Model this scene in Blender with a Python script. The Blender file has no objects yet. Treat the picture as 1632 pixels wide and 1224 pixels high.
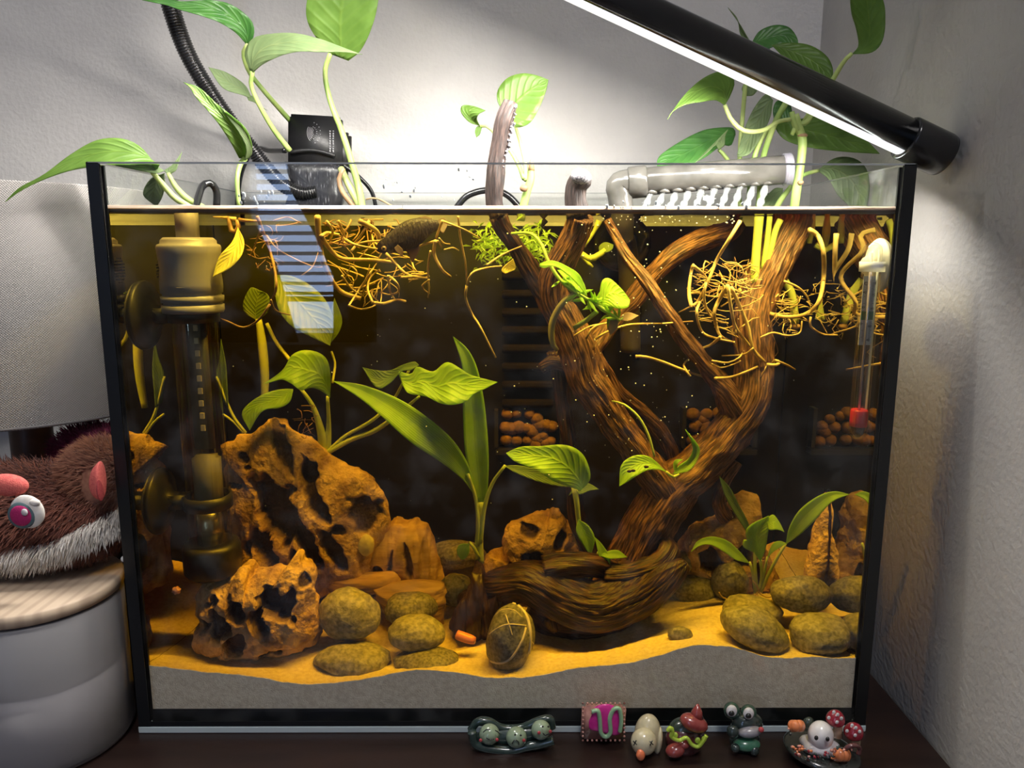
import bpy, bmesh, math, random
import numpy as np
from mathutils import Vector, Matrix, noise, Euler
from mathutils.bvhtree import BVHTree
PI = math.pi
random.seed(7)
SC = bpy.context.scene
COL = SC.collection

# ---------------------------------------------------------------- camera
F_PX = 1206.46
PITCH, YAW, ROLL = 0.177537, 0.005472, 0.001556
CAM = Vector((0.0029, -0.424517, 0.295871))
_cp, _sp = math.cos(PITCH), math.sin(PITCH)
FW = Vector((math.sin(YAW) * _cp, math.cos(YAW) * _cp, -_sp))
_r = Vector((math.cos(YAW), -math.sin(YAW), 0))
_u = _r.cross(FW)
RT = _r * math.cos(ROLL) + _u * math.sin(ROLL)
UP = -_r * math.sin(ROLL) + _u * math.cos(ROLL)
cd = bpy.data.cameras.new('camera')
cam = bpy.data.objects.new('camera', cd)
COL.objects.link(cam)
cd.sensor_width = 36
cd.lens = F_PX / 1632 * 36
cd.clip_start = 0.01
cam.matrix_world = Matrix(((RT.x, UP.x, -FW.x, CAM.x), (RT.y, UP.y, -FW.y, CAM.y), (RT.z, UP.z, -FW.z, CAM.z), (0, 0, 0, 1)))
SC.camera = cam


def ray(px, py):
    return FW + RT * ((px - 816) / F_PX) - UP * ((py - 612) / F_PX)


def P(px, py, Y):
    d = ray(px, py)
    return CAM + d * ((Y - CAM.y) / d.y)


def S(Y):                       # metres in one photo pixel at depth Y
    return (Y - CAM.y) / F_PX * 1.01


# ---------------------------------------------------------------- world, light, exposure
W = bpy.data.worlds.new('world')
SC.world = W
W.use_nodes = True
W.node_tree.nodes['Background'].inputs[0].default_value = (0.62, 0.74, 1.0, 1)
W.node_tree.nodes['Background'].inputs[1].default_value = 1.0
SC.view_settings.view_transform = 'Standard'
SC.view_settings.look = 'None'
SC.view_settings.gamma = 1
SC.view_settings.use_curve_mapping = False
SC.view_settings.exposure = 0.0
cy = SC.cycles
cy.use_denoising = True
cy.max_bounces = 10
cy.diffuse_bounces = 3
cy.glossy_bounces = 5
cy.transmission_bounces = 6
cy.transparent_max_bounces = 48
cy.volume_bounces = 0
cy.sample_clamp_indirect = 4
cy.caustics_reflective = False
cy.caustics_refractive = False

# the LED bar of the clip lamp: axis from its cap (resting on the right rim) up to the left
BAR_R = P(1479, 236, 0.030)
BAR_DIR = (P(985, 4, 0.014) - BAR_R).normalized()
BAR_L = BAR_R + BAR_DIR * 0.46
WALL_X, WALL_Y = 0.2625, 0.243
BAR_N = BAR_DIR.cross(Vector((0, 0.28, 0.10))).normalized()
if BAR_N.z > 0:
    BAR_N = -BAR_N


def area(name, loc, nrm, xdir, sx, sy, power, col):
    ld = bpy.data.lights.new(name, 'AREA')
    ld.shape = 'RECTANGLE'
    ld.size, ld.size_y = sx, sy
    ld.energy = power
    ld.color = col
    if name == 'led_light': ld.spread = math.radians(164)
    o = bpy.data.objects.new(name, ld)
    z = -Vector(nrm).normalized()
    x = Vector(xdir).normalized()
    y = z.cross(x)
    o.matrix_world = Matrix(((x.x, y.x, z.x, loc[0]), (x.y, y.y, z.y, loc[1]), (x.z, y.z, z.z, loc[2]), (0, 0, 0, 1)))
    COL.objects.link(o)
    return o


LED_MID = (BAR_R + BAR_L) / 2 + BAR_N * 0.0128
led_light = area('led_light', LED_MID, BAR_N, BAR_DIR, 0.43, 0.010, 3.1, (1.0, 0.95, 0.88))
sky_light = area('daylight_in_window', (-0.695, -2.16, 0.70), (0, 1, 0), (1, 0, 0), 0.30, 1.35, 9.0, (0.42, 0.60, 1.0))
led_light_b = area('led_light', (-0.13, 0.018, 0.4935), (0, 0.10, -1), (1, 0, 0), 0.20, 0.010, 1.6, (1.0, 0.95, 0.88))
room_fill = area('ceiling_fill', (0.18, -1.0, 1.72), (0, 0.1, -1), (1, 0, 0), 0.5, 0.5, 17.0, (0.98, 0.94, 0.94))  # unseen fill light added to lift the whole room


# ---------------------------------------------------------------- helpers
def meta(o, label=None, cat=None, group=None, kind=None):
    if label: o['label'] = label
    if cat: o['category'] = cat
    if group: o['group'] = group
    if kind: o['kind'] = kind
    return o


def thing(name, loc, label, cat, group=None):
    o = bpy.data.objects.new(name, None)
    o.empty_display_size = 0.01
    o.location = loc
    COL.objects.link(o)
    return meta(o, label, cat, group)


def origin(p):
    v = Vector((0, 0, 0))
    while p is not None:
        v = v + Vector(p.location)
        p = p.parent
    return v


def mesh(name, vs, fs, m, parent=None, smooth=True, uv=None, loc=None, col=None, mats=None, mi=None):
    """vs in world space; the object's origin is its thing's base (or loc)"""
    me = bpy.data.meshes.new(name)
    base = origin(parent) if parent is not None else Vector(loc if loc is not None else (0, 0, 0))
    me.from_pydata([tuple(Vector(v) - base) for v in vs], [], fs)
    me.update()
    o = bpy.data.objects.new(name, me)
    if parent is not None:
        o.parent = parent
    else:
        o.location = base
    if m is not None:
        me.materials.append(m)
    for q in (mats or []):
        me.materials.append(q)
    if smooth:
        me.polygons.foreach_set('use_smooth', [True] * len(me.polygons))
    if mi:
        me.polygons.foreach_set('material_index', mi)
    if uv is not None:
        ul = me.uv_layers.new(name='uv')
        li = np.zeros(len(me.loops), dtype=np.int32)
        me.loops.foreach_get('vertex_index', li)
        ul.data.foreach_set('uv', np.array(uv, dtype=np.float32)[li].ravel())
    if col is not None:
        at = me.attributes.new('tone', 'FLOAT', 'POINT')
        at.data.foreach_set('value', np.array(col, dtype=np.float32))
    COL.objects.link(o)
    return o


class MB:
    """collects shapes for ONE mesh"""
    def __init__(self):
        self.v, self.f = [], []

    def add(self, vs, fs):
        n = len(self.v)
        self.v += [Vector(v) for v in vs]
        self.f += [[i + n for i in f] for f in fs]
        return self

    def box(self, c, s, rot=None, bev=0.0):
        bm = bmesh.new()
        bmesh.ops.create_cube(bm, size=1)
        for v in bm.verts:
            v.co = Vector((v.co.x * s[0], v.co.y * s[1], v.co.z * s[2]))
        if bev:
            bmesh.ops.bevel(bm, geom=bm.edges[:], offset=bev, segments=2, affect='EDGES')
        R = rot if rot is not None else Matrix.Identity(3)
        bm.verts.index_update()
        self.add([R @ v.co + Vector(c) for v in bm.verts], [[v.index for v in f.verts] for f in bm.faces])
        bm.free()
        return self

    def ball(self, c, r, rot=None, seg=20, rings=14, fn=None):
        r = r if hasattr(r, '__len__') else (r, r, r)
        R = rot if rot is not None else Matrix.Identity(3)
        vs, fs = [], []
        for i in range(rings + 1):
            ph = -PI / 2 + PI * i / rings
            for j in range(seg):
                th = 2 * PI * j / seg
                d = Vector((math.cos(ph) * math.cos(th), math.cos(ph) * math.sin(th), math.sin(ph)))
                k = fn(d) if fn else 1
                vs.append(R @ Vector((d.x * r[0] * k, d.y * r[1] * k, d.z * r[2] * k)) + Vector(c))
        for i in range(rings):
            for j in range(seg):
                a = i * seg + j
                b = i * seg + (j + 1) % seg
                fs.append([a, b, b + seg, a + seg])
        return self.add(vs, fs)

    def lathe(self, c, prof, axis=(0, 0, 1), seg=40, cap=True):
        """prof: list of (radius, height) along axis"""
        ax = Vector(axis).normalized()
        a = ax.orthogonal().normalized()
        b = ax.cross(a)
        vs, fs = [], []
        for (r, h) in prof:
            for j in range(seg):
                t = 2 * PI * j / seg
                vs.append(Vector(c) + ax * h + a * (r * math.cos(t)) + b * (r * math.sin(t)))
        for i in range(len(prof) - 1):
            for j in range(seg):
                p = i * seg + j
                q = i * seg + (j + 1) % seg
                fs.append([p, q, q + seg, p + seg])
        if cap:
            fs.append(list(range(seg))[::-1])
            fs.append([(len(prof) - 1) * seg + j for j in range(seg)])
        return self.add(vs, fs)

    def tube(self, pts, seg=8, cap=True):
        """pts: list of (Vector, radius)"""
        vs, fs, _ = sweep(pts, seg)
        n = len(pts)
        if cap:
            fs.append(list(range(seg))[::-1])
            fs.append([(n - 1) * seg + j for j in range(seg)])
        return self.add(vs, fs)

    def build(self, name, m, parent=None, smooth=True, loc=None, **k):
        return mesh(name, self.v, self.f, m, parent, smooth, loc=loc, **k)


def catmull(pts, n, closed=False):
    """pts: list of tuples/Vectors (any dim); n samples per span"""
    A = [np.array(p, dtype=float) for p in pts]
    out = []
    N = len(A)
    rng = range(N) if closed else range(N - 1)
    for i in rng:
        if closed:
            p0, p1, p2, p3 = A[(i - 1) % N], A[i], A[(i + 1) % N], A[(i + 2) % N]
        else:
            p1, p2 = A[i], A[i + 1]
            p0 = A[i - 1] if i > 0 else 2 * p1 - p2
            p3 = A[i + 2] if i + 2 < N else 2 * p2 - p1
        for k in range(n):
            t = k / n
            out.append(0.5 * (2 * p1 + (p2 - p0) * t + (2 * p0 - 5 * p1 + 4 * p2 - p3) * t * t + (3 * p1 - p0 - 3 * p2 + p3) * t ** 3))
    if not closed:
        out.append(A[-1])
    return out


def evenly(A, n):
    A = np.array(A, dtype=float)
    d = np.r_[0, np.cumsum(np.linalg.norm(np.diff(A, axis=0), axis=1))]
    t = np.linspace(0, d[-1], n)
    return np.stack([np.interp(t, d, A[:, k]) for k in range(A.shape[1])], 1)


def sweep(pts, seg, rad=None):
    vs, fs, uv = [], [], []
    n = len(pts)
    T = []
    for i in range(n):
        a = pts[max(i - 1, 0)][0]
        b = pts[min(i + 1, n - 1)][0]
        d = (b - a)
        T.append(d.normalized() if d.length > 1e-9 else Vector((0, 0, 1)))
    nrm = T[0].orthogonal().normalized()
    L = 0
    for i in range(n):
        nrm = (nrm - T[i] * nrm.dot(T[i])).normalized()
        bi = T[i].cross(nrm)
        if i: L += (pts[i][0] - pts[i - 1][0]).length
        for j in range(seg):
            t = 2 * PI * j / seg
            r = pts[i][1] * (rad(t, L, i) if rad else 1)
            vs.append(pts[i][0] + nrm * (r * math.cos(t)) + bi * (r * math.sin(t)))
            uv.append((abs(j / seg - 0.5) * 2 * PI * pts[i][1], L))
    for i in range(n - 1):
        for j in range(seg):
            a = i * seg + j
            b = i * seg + (j + 1) % seg
            fs.append([a, b, b + seg, a + seg])
    return vs, fs, uv


def path(pts, step=0.004):
    """(px,py,Y,rpx) control points -> list of (Vector, radius m)"""
    W3 = [tuple(P(p[0], p[1], p[2])) + (p[3] * S(p[2]),) for p in pts]
    c = catmull(W3, 10)
    L = sum(float(np.linalg.norm(c[i + 1][:3] - c[i][:3])) for i in range(len(c) - 1))
    e = evenly(c, max(4, int(L / step) + 1))
    return [(Vector(q[:3]), float(max(q[3], 1e-4))) for q in e]


def stem(name, pts, m, parent, seg=8, step=0.004, **k):
    pp = path(pts, step)
    vs, fs, uv = sweep(pp, seg)
    n = len(pp)
    fs.append(list(range(seg))[::-1])
    fs.append([(n - 1) * seg + j for j in range(seg)])
    return mesh(name, vs, fs, m, parent, uv=uv, **k)


def wood(name, pts, m, parent, seg=44, step=0.0022, amp=0.13, seed=0, twist=1.5, **k):
    pp = path(pts, step)
    so = seed * 7.3

    def rad(t, L, i):
        tt = t + L * twist * 2.5
        c, s = math.cos(tt), math.sin(tt)
        a = noise.noise(Vector((c * 1.6 + so, s * 1.6, L * 12)))
        b = noise.noise(Vector((c * 4.6, s * 4.6 + so, L * 22)))
        b2 = noise.noise(Vector((c * 9.5, s * 9.5 + so, L * 35)))
        e = noise.noise(Vector((c * 1.2, s * 1.2 + so, L * 60)))
        b3 = noise.noise(Vector((c * 17, s * 17 + so, L * 70)))
        return 1 + amp * (1.5 * a - 1.1 * abs(b) + 0.35 - 1.0 * abs(b2) - 0.9 * abs(b3) + .6 * e)
    # a little wander of the axis
    q = []
    for i, (v, r) in enumerate(pp):
        w = Vector((noise.noise(v * 40 + Vector((so, 0, 0))), 0, noise.noise(v * 40 + Vector((0, so, 0))))) * r * 0.16
        q.append((v + w, r))
    vs, fs, uv = sweep(q, seg, rad)
    n = len(q)
    vs.append(q[0][0]); fs += [[n * seg, (j + 1) % seg, j] for j in range(seg)]
    vs.append(q[-1][0]); fs += [[n * seg + 1, (n - 1) * seg + j, (n - 1) * seg + (j + 1) % seg] for j in range(seg)]
    uv += [(0, 0), (0, 0)]
    return mesh(name, vs, fs, m, parent, uv=uv, **k)


def leaf(name, A, B, Y, m, parent, fold=0.25, n=22, mm=8, wave=0.0, thick=0.0004, label=None, tilt=0.6):
    """two edge polylines in photo pixels, base to tip; Y a number or a list of depths base->tip"""
    a = evenly(catmull(A, 8), n + 1)
    b = evenly(catmull(B, 8), n + 1)
    Ys = [Y, Y] if not hasattr(Y, '__len__') else list(Y)
    yy = np.interp(np.linspace(0, 1, n + 1), np.linspace(0, 1, len(Ys)), Ys)
    vs, uv, fs = [], [], []
    sd = A[0][0] * 0.13 + A[0][1]
    for i in range(n + 1):
        w = float(np.linalg.norm(a[i] - b[i]))
        for j in range(mm + 1):
            t = j / mm
            q = a[i] * (1 - t) + b[i] * t
            Yq = float(yy[i])
            f = abs(2 * t - 1)
            off = -fold * w * 0.5 * (f ** 1.3) * S(Yq)
            off += wave * w * S(Yq) * math.sin(i * 0.9 + sd + t * 3) * f
            off += tilt * ((a[i][1] + b[i][1]) / 2 - q[1]) * S(Yq)
            vs.append(P(q[0], q[1], Yq + off))
            uv.append((t, i / n))
    for i in range(n):
        for j in range(mm):
            c = i * (mm + 1) + j
            fs.append([c, c + 1, c + mm + 2, c + mm + 1])
    o = mesh(name, vs, fs, m, parent, uv=uv)
    s = o.modifiers.new('thickness', 'SOLIDIFY')
    s.thickness = thick
    s.offset = 0
    if label: o['label'] = label
    return o


def stone(name, outline, Y, thick, m, holes=(), amp=0.0012, freq=110, stretch=(1, 1, 1), seed=0, ridge=0.0, N=150, M=70,
          flat=0.75, parent=None, lean=0.0, gap=0.0):
    """rock with the given outline (photo pixels at depth Y), real thickness, cavities and noise"""
    o2 = evenly(catmull(outline + [outline[0]], 6), N + 1)[:-1]
    W3 = [P(q[0], q[1], Y) for q in o2]
    c = Vector((0, 0, 0))
    for w in W3: c += w
    c /= N
    so = Vector((seed * 3.1, seed * 1.7, seed * 2.3))
    H = []
    for h in holes:
        hc = P(h[0], h[1], Y)
        s = S(Y)
        H.append((hc.x, hc.z, h[2] * s, h[3] * s, math.radians(h[4]), h[5]))
    vs, fs, tone = [], [], []
    zmin = min(w.z for w in W3); zmax = max(w.z for w in W3)
    for i in range(M + 1):
        ph = -PI / 2 + PI * i / M
        r = max(math.cos(ph), 0) ** flat
        for j in range(N):
            w = W3[j]
            p = c + (w - c) * r
            hz = (p.z - zmin) / max(zmax - zmin, 1e-6)
            p = Vector((p.x, Y + thick * math.sin(ph) * (1 - lean * hz), p.z))
            q = Vector((p.x * stretch[0], p.y * stretch[1], p.z * stretch[2])) * freq + so
            nz = noise.noise(q) + 0.5 * noise.noise(q * 2.1) + 0.25 * noise.noise(q * 4.3)
            rd = 1 - abs(noise.noise(q * 0.55 + Vector((9, 3, 5)))) * 2
            nd = Vector(((w - c).x * r, thick * math.sin(ph), (w - c).z * r))
            nd = nd.normalized() if nd.length > 1e-9 else Vector((0, -1, 0))
            d = amp * nz + ridge * (rd - 0.5)
            tn = 0.5 + 0.35 * nz
            dp = 0
            if math.sin(ph) < 0.35:
                for (hx, hz_, rx, rz, an, de) in H:
                    dx, dz = p.x - hx, p.z - hz_
                    ex = (dx * math.cos(an) + dz * math.sin(an)) / rx
                    ez = (-dx * math.sin(an) + dz * math.cos(an)) / rz
                    wob = 1 + 0.35 * noise.noise(p * 170 + so)
                    e = math.sqrt(ex * ex + ez * ez) * wob
                    if e < 1.25:
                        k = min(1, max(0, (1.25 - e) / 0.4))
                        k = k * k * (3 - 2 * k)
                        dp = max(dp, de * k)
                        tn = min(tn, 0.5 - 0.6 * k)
            p = p + nd * d + Vector((0, dp, 0))
            p.x = max(-0.2188, min(0.2188, p.x))
            vs.append(p)
            tone.append(tn)
    for i in range(M):
        for j in range(N):
            a = i * N + j
            b = i * N + (j + 1) % N
            fs.append([a, b, b + N, a + N])
    return mesh(name, vs, fs, m, parent, col=tone, loc=(c.x, Y, zmin))


def pebble(cx, cy_, rx, ry, rot, Y, m, label, thick=None, seed=0, sq=0.0, cat='stone', name='pebble', group='river pebbles on the sand', N=64):
    s = S(Y)
    c = P(cx, cy_, Y)
    a, b = rx * s, ry * s
    th = thick if thick else (a * 0.75)
    cr, sr = math.cos(math.radians(rot)), math.sin(math.radians(rot))
    mb = MB()

    def f(d):
        q = d * 1.3 + Vector((seed * 5.1, seed, 0))
        return 1 + 0.10 * noise.noise(q) + 0.035 * noise.noise(q * 3) + sq * (abs(d.x * d.z)) * 0.5
    R = Matrix(((cr, 0, sr), (0, 1, 0), (-sr, 0, cr)))
    mb.ball(c, (a, th, b), R, 56, 40, f)
    o = mb.build(name, m, None, loc=(c.x, Y, c.z - b))
    meta(o, label, cat, group)
    return o


# ---------------------------------------------------------------- materials
def nodes(name):
    m = bpy.data.materials.new(name)
    m.use_nodes = True
    nt = m.node_tree
    return m, nt, nt.nodes, nt.links


def mat(name, c1, c2=None, scale=60, rough=0.6, bump=0.0, bscale=None, map_=(1, 1, 1), uv=False, detail=6, lo=0.35, hi=0.65,
        metal=0.0, coat=0.0, spec=0.5, translucent=0.0, bdist=0.001, c3=None, attr=False, sheen=0.0, rough2=None):
    m, nt, N, L = nodes(name)
    b = N['Principled BSDF']
    b.inputs['Roughness'].default_value = rough
    b.inputs['Metallic'].default_value = metal
    b.inputs['Coat Weight'].default_value = coat
    b.inputs['Specular IOR Level'].default_value = spec
    b.inputs['Sheen Weight'].default_value = sheen
    b.inputs['Base Color'].default_value = (*c1, 1)
    tc = N.new('ShaderNodeTexCoord')
    mp = N.new('ShaderNodeMapping')
    mp.inputs['Scale'].default_value = map_
    L.new(tc.outputs['UV' if uv else 'Object'], mp.inputs[0])
    colout = None
    if c2 is not None:
        nz = N.new('ShaderNodeTexNoise')
        nz.inputs['Scale'].default_value = scale
        nz.inputs['Detail'].default_value = detail
        L.new(mp.outputs[0], nz.inputs['Vector'])
        rp = N.new('ShaderNodeValToRGB')
        e = rp.color_ramp.elements
        e[0].position, e[0].color = lo, (*c1, 1)
        e[1].position, e[1].color = hi, (*c2, 1)
        if c3 is not None:
            x = e.new((lo + hi) / 2)
            x.color = (*c3, 1)
        L.new(nz.outputs['Fac'], rp.inputs[0])
        colout = rp.outputs[0]
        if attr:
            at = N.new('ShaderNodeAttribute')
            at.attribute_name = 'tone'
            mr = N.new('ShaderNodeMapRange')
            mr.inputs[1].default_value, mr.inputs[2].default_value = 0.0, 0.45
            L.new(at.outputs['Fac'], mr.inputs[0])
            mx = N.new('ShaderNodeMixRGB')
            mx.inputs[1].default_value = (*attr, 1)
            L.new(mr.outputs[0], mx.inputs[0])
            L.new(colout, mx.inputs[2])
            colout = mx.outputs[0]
        L.new(colout, b.inputs['Base Color'])
    if bump:
        nb = N.new('ShaderNodeTexNoise')
        nb.inputs['Scale'].default_value = bscale or scale
        nb.inputs['Detail'].default_value = detail
        L.new(mp.outputs[0], nb.inputs['Vector'])
        bp = N.new('ShaderNodeBump')
        bp.inputs['Strength'].default_value = bump
        bp.inputs['Distance'].default_value = bdist
        L.new(nb.outputs['Fac'], bp.inputs['Height'])
        L.new(bp.outputs[0], b.inputs['Normal'])
    if translucent:
        tr = N.new('ShaderNodeBsdfTranslucent')
        tr.inputs[0].default_value = (*c1, 1)
        if colout: L.new(colout, tr.inputs[0])
        mx = N.new('ShaderNodeMixShader')
        mx.inputs[0].default_value = translucent
        L.new(b.outputs[0], mx.inputs[1])
        L.new(tr.outputs[0], mx.inputs[2])
        L.new(mx.outputs[0], N['Material Output'].inputs[0])
    return m


def leafmat(name, c1, c2, trans=0.45, rough=0.38, veins=26, slant=7.0, rib=(1.25, 1.15, 1.1), bump=0.5, spots=0.0):
    m, nt, N, L = nodes(name)
    b = N['Principled BSDF']
    b.inputs['Roughness'].default_value = rough
    uvn = N.new('ShaderNodeTexCoord')
    sx = N.new('ShaderNodeSeparateXYZ')
    L.new(uvn.outputs['UV'], sx.inputs[0])

    def M(op, a, bb=None):
        n = N.new('ShaderNodeMath'); n.operation = op
        for k, x in enumerate((a, bb)):
            if x is None: continue
            if isinstance(x, (int, float)): n.inputs[k].default_value = x
            else: L.new(x, n.inputs[k])
        return n.outputs[0]
    u = M('ABSOLUTE', M('SUBTRACT', sx.outputs[0], 0.5))
    mid = M('SUBTRACT', 1.0, M('MINIMUM', M('MULTIPLY', u, 28.0), 1.0))
    ph = M('SUBTRACT', M('MULTIPLY', sx.outputs[1], float(veins)), M('MULTIPLY', u, slant * 2))
    side = M('POWER', M('ABSOLUTE', M('SINE', ph)), 6.0)
    nz = N.new('ShaderNodeTexNoise')
    nz.inputs['Scale'].default_value = 90
    L.new(uvn.outputs['Object'], nz.inputs['Vector'])
    rp = N.new('ShaderNodeValToRGB')
    rp.color_ramp.elements[0].color = (*c1, 1); rp.color_ramp.elements[0].position = 0.3
    rp.color_ramp.elements[1].color = (*c2, 1); rp.color_ramp.elements[1].position = 0.7
    L.new(nz.outputs['Fac'], rp.inputs[0])
    mx = N.new('ShaderNodeMixRGB'); mx.blend_type = 'MULTIPLY'
    mx.inputs[2].default_value = (*rib, 1)
    L.new(M('MINIMUM', M('ADD', mid, M('MULTIPLY', side, 0.25)), 1.0), mx.inputs[0])
    L.new(rp.outputs[0], mx.inputs[1])
    col = mx.outputs[0]
    if spots:
        vo = N.new('ShaderNodeTexNoise'); vo.inputs['Scale'].default_value = 260
        L.new(uvn.outputs['Object'], vo.inputs['Vector'])
        m2 = N.new('ShaderNodeMixRGB'); m2.inputs[2].default_value = (0.8, 0.85, 0.6, 1)
        L.new(M('GREATER_THAN', vo.outputs['Fac'], spots), m2.inputs[0]); L.new(col, m2.inputs[1]); col = m2.outputs[0]
    L.new(col, b.inputs['Base Color'])
    bp = N.new('ShaderNodeBump'); bp.inputs['Strength'].default_value = bump; bp.inputs['Distance'].default_value = 0.0006
    L.new(M('ADD', mid, side), bp.inputs['Height'])
    L.new(bp.outputs[0], b.inputs['Normal'])
    tr = N.new('ShaderNodeBsdfTranslucent'); L.new(col, tr.inputs[0])
    ms = N.new('ShaderNodeMixShader'); ms.inputs[0].default_value = trans
    L.new(b.outputs[0], ms.inputs[1]); L.new(tr.outputs[0], ms.inputs[2])
    L.new(ms.outputs[0], N['Material Output'].inputs[0])
    return m


def glassmat(name, tint, f0=0.04, rough=0.0, body=0.0, bodycol=(1, 1, 1), smear=0.0):
    """thin clear pane: straight-through transparency plus Schlick reflection, the same from both sides"""
    m, nt, N, L = nodes(name)
    N.remove(N['Principled BSDF'])
    g = N.new('ShaderNodeNewGeometry')
    dt = N.new('ShaderNodeVectorMath'); dt.operation = 'DOT_PRODUCT'
    L.new(g.outputs['Normal'], dt.inputs[0]); L.new(g.outputs['Incoming'], dt.inputs[1])

    def M(op, a, bb=None):
        n = N.new('ShaderNodeMath'); n.operation = op
        for k, x in enumerate((a, bb)):
            if x is None: continue
            if isinstance(x, (int, float)): n.inputs[k].default_value = x
            else: L.new(x, n.inputs[k])
        return n.outputs[0]
    c = M('ABSOLUTE', dt.outputs['Value'])
    F = M('ADD', f0, M('MULTIPLY', 1 - f0, M('POWER', M('SUBTRACT', 1.0, c), 5.0)))
    t = N.new('ShaderNodeBsdfTransparent'); t.inputs[0].default_value = (*tint, 1)
    gl = N.new('ShaderNodeBsdfGlossy'); gl.inputs['Roughness'].default_value = rough
    mx = N.new('ShaderNodeMixShader')
    L.new(F, mx.inputs[0]); L.new(t.outputs[0], mx.inputs[1]); L.new(gl.outputs[0], mx.inputs[2])
    out = mx.outputs[0]
    if body:
        d = N.new('ShaderNodeBsdfDiffuse'); d.inputs[0].default_value = (*bodycol, 1)
        m2 = N.new('ShaderNodeMixShader'); m2.inputs[0].default_value = body
        if smear:
            tc = N.new('ShaderNodeTexCoord'); nz = N.new('ShaderNodeTexNoise'); nz.inputs['Scale'].default_value = smear; nz.inputs['Detail'].default_value = 8
            L.new(tc.outputs['Object'], nz.inputs['Vector'])
            mr = N.new('ShaderNodeMapRange'); mr.inputs[1].default_value = 0.5; mr.inputs[2].default_value = 0.8; mr.inputs[4].default_value = body
            L.new(nz.outputs['Fac'], mr.inputs[0]); L.new(mr.outputs[0], m2.inputs[0])
        L.new(out, m2.inputs[1]); L.new(d.outputs[0], m2.inputs[2]); out = m2.outputs[0]
    L.new(out, N['Material Output'].inputs[0])
    return m


def watermat(name, both, entry=False):
    m, nt, N, L = nodes(name)
    N.remove(N['Principled BSDF'])
    fr = N.new('ShaderNodeFresnel'); fr.inputs['IOR'].default_value = 1.333
    fac = fr.outputs[0]
    if both:
        tc = N.new('ShaderNodeTexCoord'); nz = N.new('ShaderNodeTexNoise'); nz.inputs['Scale'].default_value = 28
        mp = N.new('ShaderNodeMapping'); mp.inputs['Scale'].default_value = (1, 1, 1)
        L.new(tc.outputs['Object'], mp.inputs[0]); L.new(mp.outputs[0], nz.inputs['Vector'])
        bp = N.new('ShaderNodeBump'); bp.inputs['Strength'].default_value = 0.12; bp.inputs['Distance'].default_value = 0.001
        L.new(nz.outputs['Fac'], bp.inputs['Height'])
    else:
        g = N.new('ShaderNodeNewGeometry')
        # inside the water everything beyond the critical angle is mirrored; the straight ray stands for the in-water direction both ways
        dt = N.new('ShaderNodeVectorMath'); dt.operation = 'DOT_PRODUCT'
        L.new(g.outputs['Normal'], dt.inputs[0]); L.new(g.outputs['Incoming'], dt.inputs[1])
        ab = N.new('ShaderNodeMath'); ab.operation = 'ABSOLUTE'; L.new(dt.outputs['Value'], ab.inputs[0])
        mr = N.new('ShaderNodeMapRange'); mr.inputs[1].default_value = 0.68; mr.inputs[2].default_value = 0.655
        mr.inputs[3].default_value = 0.0; mr.inputs[4].default_value = 1.0
        L.new(ab.outputs[0], mr.inputs[0]); fac = mr.outputs[0]
        if not entry:            # front and back faces: mirrored only from within
            mu = N.new('ShaderNodeMath'); mu.operation = 'MULTIPLY'
            L.new(fac, mu.inputs[0]); L.new(g.outputs['Backfacing'], mu.inputs[1]); fac = mu.outputs[0]
    t = N.new('ShaderNodeBsdfTransparent')
    gl = N.new('ShaderNodeBsdfGlossy'); gl.inputs['Roughness'].default_value = 0.0
    gl.inputs[0].default_value = (0.9, 0.9, 0.9, 1)
    if both: L.new(bp.outputs[0], gl.inputs['Normal'])
    mx = N.new('ShaderNodeMixShader')
    L.new(fac, mx.inputs[0]); L.new(t.outputs[0], mx.inputs[1]); L.new(gl.outputs[0], mx.inputs[2])
    L.new(mx.outputs[0], N['Material Output'].inputs['Surface'])
    va = N.new('ShaderNodeVolumeAbsorption')
    K = 9.5
    va.inputs['Density'].default_value = K
    va.inputs['Color'].default_value = (1 - 0.15 / K, 1 - 1.6 / K, 0.0, 1)
    L.new(va.outputs[0], N['Material Output'].inputs['Volume'])
    return m


def emit(name, c, s):
    m, nt, N, L = nodes(name)
    b = N['Principled BSDF']
    b.inputs['Base Color'].default_value = (0.9, 0.9, 0.9, 1)
    b.inputs['Emission Color'].default_value = (*c, 1)
    b.inputs['Emission Strength'].default_value = s
    return m


M_wall = mat('wall_paint', (0.56, 0.54, 0.52), (0.60, 0.58, 0.555), 30, 0.65, 0.55, 260, bdist=0.0012)
M_desk = mat('desk_dark_veneer', (0.018, 0.010, 0.009), (0.030, 0.016, 0.013), 8, 0.32, 0.05, 300, map_=(1, 8, 1))
M_glass = glassmat('tank_glass', (0.985, 0.995, 0.985), 0.035, body=0.05, bodycol=(0.8, 0.8, 0.8), smear=55)
M_edge = mat('cut_glass_edge', (0.66, 0.76, 0.76), None, rough=0.12, spec=0.8)
M_edgedark = mat('side_glass_edge', (0.02, 0.035, 0.035), None, rough=0.12, spec=0.8)
M_sil = mat('black_silicone', (0.008, 0.009, 0.010), None, rough=0.35)
M_water = watermat('water_surface', True)
M_waters = watermat('water_side', False, True)
M_waterf = watermat('water_front', False)
M_men = mat('meniscus_film', (0.20, 0.12, 0.07), (0.42, 0.34, 0.27), 160, 0.12, 0.3, 200, map_=(0.12, 1, 4))
M_black = mat('black_plastic', (0.012, 0.012, 0.013), None, rough=0.4, bump=0.1, bscale=900)
M_blackgl = mat('black_gloss', (0.010, 0.010, 0.011), None, rough=0.18, spec=0.7)
M_back = mat('back_panel', (0.010, 0.010, 0.009), None, rough=0.5)


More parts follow.
